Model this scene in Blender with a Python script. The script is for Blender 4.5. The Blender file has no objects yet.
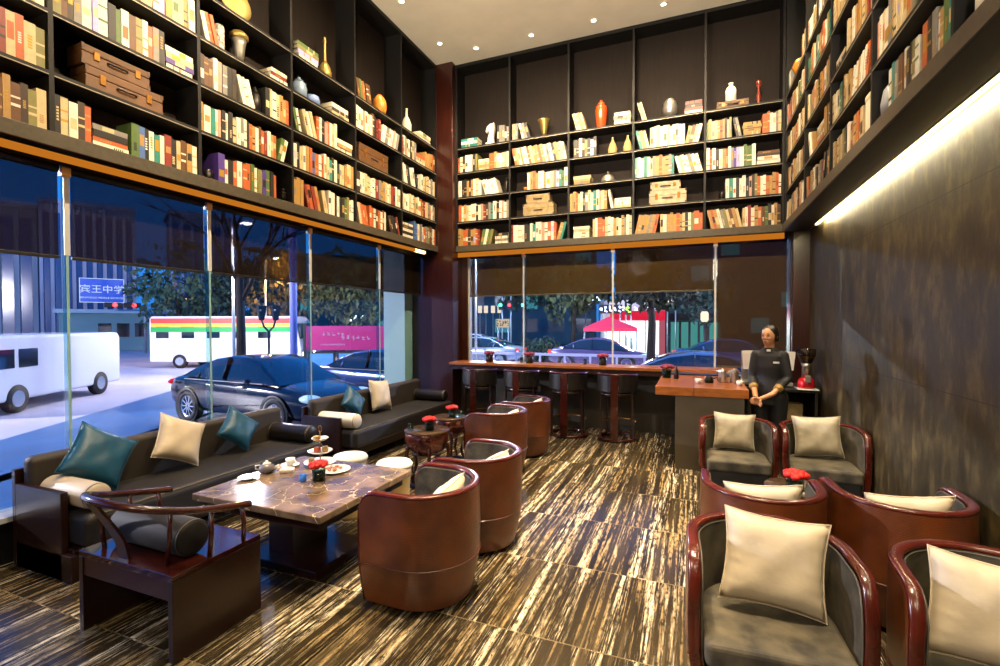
import bpy, bmesh, math, random
from mathutils import Vector, Matrix, Euler
PI = math.pi
R = math.radians
C = bpy.context.scene.collection
sc = bpy.context.scene

# ------------------------------------------------------------------ camera, world, exposure
camd = bpy.data.cameras.new('camera'); cam = bpy.data.objects.new('camera', camd); C.objects.link(cam)
camd.sensor_width = 36.0; camd.lens = 483.19*36/1000; camd.clip_start = 0.05; camd.clip_end = 400
_y, _p, _r = 0.3816, -0.0202, -0.0019
fw = Vector((-math.sin(_y)*math.cos(_p), math.cos(_y)*math.cos(_p), math.sin(_p)))
rt = Vector((math.cos(_y), math.sin(_y), 0)); up = rt.cross(fw)
r2 = rt*math.cos(_r)+up*math.sin(_r); u2 = -rt*math.sin(_r)+up*math.cos(_r)
mm = Matrix((r2, u2, -fw)).transposed().to_4x4(); mm.translation = Vector((4.127, 0, 1.65))
cam.matrix_world = mm
sc.camera = cam
CAMP = Vector((4.127, 0, 1.65))
def proj(v):                      # used only to rank books by the size they show at
    d = Vector(v)-CAMP; z = d.dot(fw)
    if z < 0.1: return None
    return (500+483.19*d.dot(r2)/z, 333-483.19*d.dot(u2)/z)

sc.view_settings.view_transform = 'Standard'; sc.view_settings.look = 'None'
sc.view_settings.exposure = 0.0; sc.view_settings.gamma = 1.0
sc.view_settings.use_curve_mapping = False
sc.cycles.use_denoising = True
sc.cycles.max_bounces = 7; sc.cycles.diffuse_bounces = 4; sc.cycles.glossy_bounces = 4
sc.cycles.transparent_max_bounces = 12; sc.cycles.transmission_bounces = 4
sc.cycles.sample_clamp_indirect = 4.0; sc.cycles.caustics_reflective = False; sc.cycles.caustics_refractive = False

w = bpy.data.worlds.new('dusk_sky'); sc.world = w; w.use_nodes = True
nt = w.node_tree; nt.nodes.clear()
wo = nt.nodes.new('ShaderNodeOutputWorld'); wb = nt.nodes.new('ShaderNodeBackground')
wt = nt.nodes.new('ShaderNodeTexCoord'); wsx = nt.nodes.new('ShaderNodeSeparateXYZ'); wr = nt.nodes.new('ShaderNodeValToRGB')
nt.links.new(wt.outputs['Generated'], wsx.inputs[0]); nt.links.new(wsx.outputs['Z'], wr.inputs[0])
nt.links.new(wr.outputs[0], wb.inputs[0]); nt.links.new(wb.outputs[0], wo.inputs[0])
e = wr.color_ramp.elements
e[0].position = 0.0; e[0].color = (0.018, 0.13, 0.40, 1); e[1].position = 0.7; e[1].color = (0.012, 0.13, 0.50, 1)
wb.inputs[1].default_value = 2.3

WARM = (1.0, 0.76, 0.48)
KI = {'bookcase_fill_spot': .42, 'lounge_spot_lamp': .62, 'rear_fill': .42, 'downlight_lamp': .40, 'led_strip_glow': .36, 'ceiling_fill': 2.1}
def light(name, kind, loc, power, color=WARM, size=0.05, target=None, cone=60, blend=0.6, sx=None, sy=None):
    d = bpy.data.lights.new(name, kind); d.energy = power*KI.get(name, 1); d.color = color
    if kind == 'SPOT': d.spot_size = R(cone); d.spot_blend = blend; d.shadow_soft_size = size
    elif kind == 'POINT': d.shadow_soft_size = size
    elif kind == 'AREA':
        d.shape = 'RECTANGLE'; d.size = sx; d.size_y = sy
    o = bpy.data.objects.new(name, d); C.objects.link(o); o.location = loc
    if target is not None: o.rotation_euler = (Vector(target)-Vector(loc)).to_track_quat('-Z', 'Y').to_euler()
    return o

CEIL = 6.08
# unseen aimed spots added overhead to brighten the bookcases
AIMED = [((2.9, 2.4, 6.0), (0.0, 2.2, 3.7), 2600, 75), ((2.9, 4.2, 6.0), (0.0, 4.4, 3.7), 2600, 75), ((2.9, 5.6, 6.0), (0.0, 6.4, 3.8), 2000, 70),
         ((1.4, 4.4, 6.0), (1.4, 7.6, 3.8), 2100, 75), ((3.0, 4.4, 6.0), (2.9, 7.6, 3.8), 2100, 75), ((4.2, 4.4, 6.0), (4.4, 7.6, 3.8), 1900, 75),
         ((3.2, 4.8, 6.0), (5.3, 5.0, 3.9), 900, 75), ((3.2, 3.0, 6.0), (5.3, 3.2, 3.8), 900, 75)]
for i, (a, b, p, c) in enumerate(AIMED): light('bookcase_fill_spot', 'SPOT', a, p, WARM, 0.06, b, c, 0.9)
FLOORSPOT = [((3.2, 4.6, 6.0), (3.15, 4.7, 0), 5600, 34), ((3.2, 3.0, 6.0), (3.1, 3.1, 0), 5600, 34), ((3.3, 1.6, 6.0), (3.1, 1.9, 0), 2200, 36),
             ((1.6, 2.8, 6.0), (1.6, 2.8, 0), 2000, 30), ((4.5, 1.6, 6.0), (4.6, 2.5, 0.4), 2700, 34), ((4.6, 3.9, 6.0), (4.8, 4.6, 0.4), 2000, 34),
             ((2.6, 6.2, 6.0), (2.5, 6.6, 0), 1500, 36), ((0.9, 2.2, 6.0), (0.3, 2.6, 0.4), 1300, 40), ((0.9, 4.6, 6.0), (0.5, 5.2, 0.4), 1300, 40),
             ((4.3, 5.4, 6.0), (4.4, 6.0, 1.0), 1200, 30), ((1.7, 4.6, 6.0), (1.7, 4.8, .4), 1200, 34)]
for a, b, p, c in FLOORSPOT: light('lounge_spot_lamp', 'SPOT', a, p, WARM, 0.12, b, c, 0.7)
# unseen point lights added behind the camera as soft fill
light('rear_fill', 'POINT', (2.4, -1.4, 3.6), 500, (1, .82, .6), 0.35)
light('rear_fill', 'POINT', (4.6, -1.8, 3.4), 260, (1, .82, .6), 0.35)
# unseen spots added behind the camera to lighten the ceiling
light('ceiling_fill', 'SPOT', (1.6, -1.2, 2.2), 1100, (1, .9, .74), .15, (2.2, 4.2, 6.08), 70, .9)
light('ceiling_fill', 'SPOT', (4.6, -1.2, 2.2), 1100, (1, .9, .74), .15, (3.4, 4.4, 6.08), 70, .9)

# ------------------------------------------------------------------ materials
def lin(h):
    if isinstance(h, str):
        h = h.lstrip('#'); c = [int(h[i:i+2], 16)/255 for i in (0, 2, 4)]
    else: c = [x/255 for x in h]
    return tuple(x/12.92 if x <= .04045 else ((x+.055)/1.055)**2.4 for x in c)+(1,)
MATS = {}
def nodes(m):
    m.use_nodes = True; t = m.node_tree; t.nodes.clear()
    o = t.nodes.new('ShaderNodeOutputMaterial'); return t, o
def N(t, k, **kw):
    n = t.nodes.new(k)
    for a, b in kw.items(): setattr(n, a, b)
    return n
def mat(name, col, rough=.5, metal=0, spec=.5, var=0, vscale=8, vcol=None, stretch=None, bump=0, bscale=60, coat=0, sheen=0, emit=None, es=0, wave=None):
    if name in MATS: return MATS[name]
    m = bpy.data.materials.new(name); MATS[name] = m; t, o = nodes(m)
    p = N(t, 'ShaderNodeBsdfPrincipled'); t.links.new(p.outputs[0], o.inputs[0])
    c = lin(col); p.inputs['Base Color'].default_value = c; p.inputs['Roughness'].default_value = rough
    p.inputs['Metallic'].default_value = metal; p.inputs['Specular IOR Level'].default_value = spec
    p.inputs['Coat Weight'].default_value = coat; p.inputs['Coat Roughness'].default_value = .08
    if sheen: p.inputs['Sheen Weight'].default_value = sheen; p.inputs['Sheen Roughness'].default_value = .4; p.inputs['Sheen Tint'].default_value = c
    if emit: p.inputs['Emission Color'].default_value = lin(emit); p.inputs['Emission Strength'].default_value = es
    tc = N(t, 'ShaderNodeTexCoord'); mp = N(t, 'ShaderNodeMapping'); t.links.new(tc.outputs['Object'], mp.inputs[0])
    if stretch: mp.inputs['Scale'].default_value = stretch
    if var:
        n = N(t, 'ShaderNodeTexNoise'); n.inputs['Scale'].default_value = vscale; n.inputs['Detail'].default_value = 6
        t.links.new(mp.outputs[0], n.inputs[0])
        cr = N(t, 'ShaderNodeValToRGB'); cr.color_ramp.elements[0].position = .35; cr.color_ramp.elements[1].position = .68
        v = lin(vcol) if vcol else tuple(x*(1-var) for x in c[:3])+(1,)
        cr.color_ramp.elements[0].color = v; cr.color_ramp.elements[1].color = c
        t.links.new(n.outputs[0], cr.inputs[0]); t.links.new(cr.outputs[0], p.inputs['Base Color'])
    if bump:
        n = N(t, 'ShaderNodeTexNoise'); n.inputs['Scale'].default_value = bscale; n.inputs['Detail'].default_value = 4
        t.links.new(mp.outputs[0], n.inputs[0])
        b = N(t, 'ShaderNodeBump'); b.inputs['Strength'].default_value = bump; b.inputs['Distance'].default_value = .01
        t.links.new(n.outputs[0], b.inputs['Height']); t.links.new(b.outputs[0], p.inputs['Normal'])
    if wave:
        ws, wst = wave
        ck = N(t, 'ShaderNodeTexChecker'); ck.inputs['Scale'].default_value = ws
        t.links.new(tc.outputs['UV'], ck.inputs[0])
        b = N(t, 'ShaderNodeBump'); b.inputs['Strength'].default_value = wst; b.inputs['Distance'].default_value = .004
        t.links.new(ck.outputs[1], b.inputs['Height']); t.links.new(b.outputs[0], p.inputs['Normal'])
    return m
def emis(name, col, s):
    if name in MATS: return MATS[name]
    m = bpy.data.materials.new(name); MATS[name] = m; t, o = nodes(m)
    n = N(t, 'ShaderNodeEmission'); n.inputs[0].default_value = lin(col); n.inputs[1].default_value = s
    t.links.new(n.outputs[0], o.inputs[0]); return m
def glass(name, tint='f4fbff', refl=1.0):
    if name in MATS: return MATS[name]
    m = bpy.data.materials.new(name); MATS[name] = m; t, o = nodes(m)
    tr = N(t, 'ShaderNodeBsdfTransparent'); tr.inputs[0].default_value = lin(tint)
    g = N(t, 'ShaderNodeBsdfGlossy'); g.inputs['Roughness'].default_value = 0.02
    ge = N(t, 'ShaderNodeNewGeometry'); dt = N(t, 'ShaderNodeVectorMath', operation='DOT_PRODUCT'); t.links.new(ge.outputs['Normal'], dt.inputs[0]); t.links.new(ge.outputs['Incoming'], dt.inputs[1])
    def mth(op, a, b):
        q = N(t, 'ShaderNodeMath', operation=op); q.use_clamp = op == 'SUBTRACT'
        for i, v in enumerate((a, b)):
            if v is None: continue
            if isinstance(v, (int, float)): q.inputs[i].default_value = v
            else: t.links.new(v, q.inputs[i])
        return q.outputs[0]
    k5 = mth('POWER', mth('SUBTRACT', 1.0, mth('ABSOLUTE', dt.outputs['Value'], None)), 5.0)
    mu = N(t, 'ShaderNodeMath', operation='MULTIPLY'); mu.inputs[1].default_value = refl; t.links.new(mth('ADD', mth('MULTIPLY', k5, .95), .035), mu.inputs[0])
    x = N(t, 'ShaderNodeMixShader'); t.links.new(mu.outputs[0], x.inputs[0]); t.links.new(tr.outputs[0], x.inputs[1]); t.links.new(g.outputs[0], x.inputs[2])
    t.links.new(x.outputs[0], o.inputs[0]); return m
def blindmat(name, col, see):
    m = bpy.data.materials.new(name); MATS[name] = m; t, o = nodes(m)
    tr = N(t, 'ShaderNodeBsdfTransparent'); tr.inputs[0].default_value = (.8, .8, .85, 1)
    d = N(t, 'ShaderNodeBsdfDiffuse')
    tc = N(t, 'ShaderNodeTexCoord'); mp = N(t, 'ShaderNodeMapping'); mp.inputs['Scale'].default_value = (3, 3, 120)
    t.links.new(tc.outputs['Object'], mp.inputs[0])
    n = N(t, 'ShaderNodeTexNoise'); n.inputs['Scale'].default_value = 2; t.links.new(mp.outputs[0], n.inputs[0])
    cr = N(t, 'ShaderNodeValToRGB'); c = lin(col); cr.color_ramp.elements[0].color = tuple(x*.55 for x in c[:3])+(1,); cr.color_ramp.elements[1].color = tuple(x*1.2 for x in c[:3])+(1,)
    t.links.new(n.outputs[0], cr.inputs[0]); t.links.new(cr.outputs[0], d.inputs[0])
    x = N(t, 'ShaderNodeMixShader'); x.inputs[0].default_value = 1-see
    t.links.new(tr.outputs[0], x.inputs[1]); t.links.new(d.outputs[0], x.inputs[2]); t.links.new(x.outputs[0], o.inputs[0]); return m

def floormat():
    m = bpy.data.materials.new('streaked_dark_marble'); t, o = nodes(m)
    p = N(t, 'ShaderNodeBsdfPrincipled'); t.links.new(p.outputs[0], o.inputs[0])
    tc = N(t, 'ShaderNodeTexCoord')
    # tiles: long courses across the room, each tile shifts the vein pattern a little
    br = N(t, 'ShaderNodeTexBrick'); br.offset = 0.0; br.inputs['Scale'].default_value = 1.0
    br.inputs['Brick Width'].default_value = 1.2; br.inputs['Row Height'].default_value = 0.8; br.inputs['Mortar Size'].default_value = .004
    br.inputs['Color1'].default_value = (0, 0, 0, 1); br.inputs['Color2'].default_value = (1, 1, 1, 1); br.inputs['Mortar'].default_value = (.5, .5, .5, 1)
    t.links.new(tc.outputs['Object'], br.inputs[0])
    sh = N(t, 'ShaderNodeVectorMath', operation='SCALE'); sh.inputs[3].default_value = .25; t.links.new(br.outputs[0], sh.inputs[0])
    ad = N(t, 'ShaderNodeVectorMath', operation='ADD'); t.links.new(tc.outputs['Object'], ad.inputs[0]); t.links.new(sh.outputs[0], ad.inputs[1])
    def noise(sx, sy, scale, det, rough=.6, dist=0):
        mp = N(t, 'ShaderNodeMapping'); mp.inputs['Scale'].default_value = (sx, sy, 1); t.links.new(ad.outputs[0], mp.inputs[0])
        n = N(t, 'ShaderNodeTexNoise'); n.inputs['Scale'].default_value = scale; n.inputs['Detail'].default_value = det; n.inputs['Roughness'].default_value = rough
        n.inputs['Distortion'].default_value = dist
        t.links.new(mp.outputs[0], n.inputs[0]); return n.outputs[0]
    def ramp(src, stops):
        r = N(t, 'ShaderNodeValToRGB'); el = r.color_ramp.elements
        while len(el) < len(stops): el.new(.5)
        for q, (a, c) in zip(el, stops): q.position = a; q.color = c if len(c) == 4 else tuple(c)+(1,)
        t.links.new(src, r.inputs[0]); return r.outputs[0]
    def mix(fac, a, b):
        x = N(t, 'ShaderNodeMix', data_type='RGBA'); t.links.new(fac, x.inputs[0])
        for s, i in ((a, 6), (b, 7)):
            if isinstance(s, tuple): x.inputs[i].default_value = s
            else: t.links.new(s, x.inputs[i])
        return x.outputs[2]
    def mul(a, b):
        x = N(t, 'ShaderNodeMath', operation='MULTIPLY'); t.links.new(a, x.inputs[0])
        if isinstance(b, float): x.inputs[1].default_value = b
        else: t.links.new(b, x.inputs[1])
        return x.outputs[0]
    W1 = (1, 1, 1); K = (0, 0, 0)
    base = ramp(noise(9, .5, 1.2, 6), [(.3, lin('100d0a')), (.52, lin('2b2418')), (.75, lin('4a3f2c'))])
    broad = ramp(noise(8, .12, 1.0, 3), [(.46, K), (.62, W1)])          # bands where veins gather
    streak = ramp(noise(26, .8, 1.3, 7, .68, .3), [(.51, K), (.60, W1)])
    fine = ramp(noise(110, 3.5, 1.0, 5, .7), [(.52, K), (.64, W1)])
    speck = ramp(noise(60, 14, 1.0, 6, .78), [(.40, K), (.56, W1)])
    c1 = mix(mul(mul(streak, speck), .75), base, lin('a08a62'))
    c2 = mix(mul(mul(mul(fine, broad), speck), .9), c1, lin('ebdfc2'))
    c3 = mix(mul(mul(streak, broad), mul(speck, .8)), c2, lin('efe4cc'))
    mo = ramp(br.outputs['Fac'], [(.0, K), (1, W1)])
    c4 = mix(mul(mo, .35), c3, lin('8a7a5c'))
    t.links.new(c4, p.inputs['Base Color']); p.inputs['Roughness'].default_value = .2; p.inputs['Specular IOR Level'].default_value = .5
    return m

def marblemat():
    m = bpy.data.materials.new('brown_veined_marble'); t, o = nodes(m)
    p = N(t, 'ShaderNodeBsdfPrincipled'); t.links.new(p.outputs[0], o.inputs[0]); tc = N(t, 'ShaderNodeTexCoord')
    n0 = N(t, 'ShaderNodeTexNoise'); n0.inputs['Scale'].default_value = 5; n0.inputs['Detail'].default_value = 8; t.links.new(tc.outputs['Object'], n0.inputs[0])
    r0 = N(t, 'ShaderNodeValToRGB'); r0.color_ramp.elements[0].position = .35; r0.color_ramp.elements[0].color = lin('4a3c30'); r0.color_ramp.elements[1].position = .7; r0.color_ramp.elements[1].color = lin('8c7660')
    t.links.new(n0.outputs[0], r0.inputs[0])
    sc_ = N(t, 'ShaderNodeVectorMath', operation='SCALE'); sc_.inputs[3].default_value = .35; t.links.new(n0.outputs[1], sc_.inputs[0])
    ad = N(t, 'ShaderNodeVectorMath', operation='ADD'); t.links.new(tc.outputs['Object'], ad.inputs[0]); t.links.new(sc_.outputs[0], ad.inputs[1])
    v = N(t, 'ShaderNodeTexVoronoi', feature='DISTANCE_TO_EDGE'); v.inputs['Scale'].default_value = 3.6; t.links.new(ad.outputs[0], v.inputs[0])
    r1 = N(t, 'ShaderNodeValToRGB'); r1.color_ramp.elements[0].position = .0; r1.color_ramp.elements[0].color = (1, 1, 1, 1); r1.color_ramp.elements[1].position = .014; r1.color_ramp.elements[1].color = (0, 0, 0, 1)
    t.links.new(v.outputs[0], r1.inputs[0])
    x = N(t, 'ShaderNodeMix', data_type='RGBA'); t.links.new(r1.outputs[0], x.inputs[0]); t.links.new(r0.outputs[0], x.inputs[6]); x.inputs[7].default_value = lin('cbb78f')
    t.links.new(x.outputs[2], p.inputs['Base Color']); p.inputs['Roughness'].default_value = .1
    return m

def rightwallmat():
    m = bpy.data.materials.new('distressed_bronze_panel'); t, o = nodes(m)
    p = N(t, 'ShaderNodeBsdfPrincipled'); t.links.new(p.outputs[0], o.inputs[0]); tc = N(t, 'ShaderNodeTexCoord')
    mp = N(t, 'ShaderNodeMapping'); mp.inputs['Scale'].default_value = (1, 2.4, 1.1); t.links.new(tc.outputs['Object'], mp.inputs[0])
    n = N(t, 'ShaderNodeTexNoise'); n.inputs['Scale'].default_value = 2.8; n.inputs['Detail'].default_value = 9; n.inputs['Roughness'].default_value = .7; t.links.new(mp.outputs[0], n.inputs[0])
    r = N(t, 'ShaderNodeValToRGB'); el = r.color_ramp.elements; el.new(.5)
    for q, a, c in zip(el, (.32, .5, .72), ('1d180d', '3a311d', '6b5c38')): q.position = a; q.color = lin(c)
    t.links.new(n.outputs[0], r.inputs[0])
    # seams between large sheets
    br = N(t, 'ShaderNodeTexBrick'); br.offset = .37; br.inputs['Scale'].default_value = 1; br.inputs['Brick Width'].default_value = 2.6; br.inputs['Row Height'].default_value = 1.22; br.inputs['Mortar Size'].default_value = .003
    sw = N(t, 'ShaderNodeMapping'); sw.inputs['Rotation'].default_value = (0, 0, 0)
    sx = N(t, 'ShaderNodeSeparateXYZ'); cx = N(t, 'ShaderNodeCombineXYZ'); t.links.new(tc.outputs['Object'], sx.inputs[0]); t.links.new(sx.outputs[1], cx.inputs[0]); t.links.new(sx.outputs[2], cx.inputs[1]); t.links.new(cx.outputs[0], br.inputs[0])
    x = N(t, 'ShaderNodeMix', data_type='RGBA'); t.links.new(br.outputs['Fac'], x.inputs[0]); t.links.new(r.outputs[0], x.inputs[6]); x.inputs[7].default_value = lin('15110b')
    t.links.new(x.outputs[2], p.inputs['Base Color'])
    rr = N(t, 'ShaderNodeMapRange'); rr.inputs[3].default_value = .38; rr.inputs[4].default_value = .6; t.links.new(n.outputs[0], rr.inputs[0]); t.links.new(rr.outputs[0], p.inputs['Roughness'])
    p.inputs['Metallic'].default_value = .15
    b = N(t, 'ShaderNodeBump'); b.inputs['Strength'].default_value = .25; b.inputs['Distance'].default_value = .01; t.links.new(n.outputs[0], b.inputs['Height']); t.links.new(b.outputs[0], p.inputs['Normal'])
    return m

def woven(name, c1, c2):
    m = bpy.data.materials.new(name); t, o = nodes(m)
    p = N(t, 'ShaderNodeBsdfPrincipled'); t.links.new(p.outputs[0], o.inputs[0]); tc = N(t, 'ShaderNodeTexCoord')
    br = N(t, 'ShaderNodeTexBrick'); br.inputs['Scale'].default_value = 1; br.inputs['Brick Width'].default_value = .017; br.inputs['Row Height'].default_value = .0085; br.inputs['Mortar Size'].default_value = .0016; br.inputs['Mortar Smooth'].default_value = .6
    t.links.new(tc.outputs['UV'], br.inputs[0])
    n = N(t, 'ShaderNodeTexNoise'); n.inputs['Scale'].default_value = 5; n.inputs['Detail'].default_value = 5; t.links.new(tc.outputs['Object'], n.inputs[0])
    r = N(t, 'ShaderNodeValToRGB'); r.color_ramp.elements[0].position = .3; r.color_ramp.elements[0].color = lin(c1); r.color_ramp.elements[1].position = .7; r.color_ramp.elements[1].color = lin(c2); t.links.new(n.outputs[0], r.inputs[0])
    x = N(t, 'ShaderNodeMix', data_type='RGBA', blend_type='MULTIPLY'); x.inputs[0].default_value = 1
    iv = N(t, 'ShaderNodeMapRange'); iv.inputs[3].default_value = 1; iv.inputs[4].default_value = .45; t.links.new(br.outputs['Fac'], iv.inputs[0])
    t.links.new(r.outputs[0], x.inputs[6]); t.links.new(iv.outputs[0], x.inputs[7]); t.links.new(x.outputs[2], p.inputs['Base Color'])
    b = N(t, 'ShaderNodeBump'); b.inputs['Strength'].default_value = .35; b.inputs['Distance'].default_value = .002; b.invert = True
    t.links.new(br.outputs['Fac'], b.inputs['Height']); t.links.new(b.outputs[0], p.inputs['Normal'])
    p.inputs['Roughness'].default_value = .3; p.inputs['Coat Weight'].default_value = .3; p.inputs['Coat Roughness'].default_value = .2
    return m

M_FLOOR = floormat(); M_MARBLE = marblemat(); M_RWALL = rightwallmat(); M_WOVEN = woven('woven_brown_leather', '4c230f', '7c411d')
M_CASE = mat('black_ash_veneer', '120f0c', .5, spec=.3, var=.35, vscale=14, stretch=(6, 6, 1), bump=.05)
M_CASEBACK = mat('dark_brown_veneer', '1c120b', .7, spec=.2, var=.4, vscale=6, stretch=(8, 8, .5))
M_LEDGE = mat('bronze_grey_fascia', '4e473a', .42, metal=.2, var=.25, vscale=30)
M_EDGE = mat('pale_shelf_edge', '8a8172', .4, metal=.3)
M_REDWOOD = mat('dark_red_timber', '34130b', .28, var=.5, vscale=5, stretch=(8, 8, .6), coat=.25)
M_DARKWOOD = mat('dark_stained_timber', '27110c', .3, var=.4, vscale=6, stretch=(1, 8, 8), coat=.2)
M_RIM = mat('polished_red_timber', '4e160a', .22, var=.4, vscale=9, coat=.3)
M_BARTOP = mat('chestnut_bar_top', 'a65f26', .3, var=.4, vscale=7, stretch=(1, 10, 4), coat=.3)
M_BARBODY = mat('bronze_bar_cladding', '4a4130', .5, var=.25, vscale=4, metal=.1)
M_UNDERWALL = mat('dark_olive_panel', '2b261b', .55, var=.3, vscale=3)
M_VELVET = mat('grey_brown_velvet', '57503f', .75, var=.6, vscale=9, vcol='26231c', sheen=.35)
M_VELVETD = mat('charcoal_velvet', '0d0c0b', .7, var=.4, vscale=6, sheen=.08)
M_SOFA = mat('charcoal_brown_velvet', '1e1b16', .6, var=.4, vscale=6, vcol='110f0d', sheen=.15)
M_SOFABACK = mat('taupe_backrest_velvet', '2e271f', .65, var=.3, vscale=6, sheen=.2)
M_PIPE = mat('grey_piping', '565046', .5)
M_CREAM = mat('champagne_satin', 'c0b39c', .5, var=.06, vscale=14, sheen=.25, bump=.22, bscale=16)
M_TAUPE = mat('taupe_satin', 'a39a86', .5, var=0.18, vscale=14, sheen=.25, bump=.22, bscale=16)
M_TEAL = mat('teal_satin', '0a4a66', .5, var=0.3, vscale=14, sheen=.25, bump=.22, bscale=16)
M_LEATHER = mat('black_leather', '1c1815', .4, var=.3, vscale=15, bump=.1, bscale=120)
M_WHITE = mat('white_ceramic', 'ece8e0', .2)
M_WHITECLOTH = mat('white_linen', 'e8e2d6', .7, bump=.1, bscale=80)
M_RED = mat('red_petals', 'd00d08', .6, var=.3, vscale=60, bump=.3, bscale=90, sheen=.2)
M_PURPLE = mat('magenta_petals', '7a0f34', .6, var=.3, vscale=60, bump=.3, bscale=90)
M_GREEN = mat('dark_green_leaves', '16351a', .5)
M_VASE = glass('vase_glass', 'cfe0d6', 1.2)
M_CEIL = mat('warm_plaster', 'cfc3ab', .8, var=.1, vscale=2.5, bump=.05, bscale=30)
M_STEEL = mat('brushed_steel', 'c8c4ba', .28, metal=.9)
M_BLACK = mat('matte_black', '0c0b0a', .5)
M_BRASS = mat('brass_trim', '96692f', .3, metal=.8)
M_GLASS = glass('window_glass', 'eef8fb', 1.0)
M_FIN = mat('glass_fin_edge', '7fa7a4', .1, spec=.8)
M_FINGLASS = glass('fin_glass', 'd4ecec', 1.2)
M_PALEMETAL = mat('pale_metal_clamp', 'c9ccc8', .35, metal=.3)
M_BLINDL = blindmat('dark_roller_mesh', '221a12', .36)
M_BLINDB = blindmat('bronze_roller_mesh', '4c3c20', .42)

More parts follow.
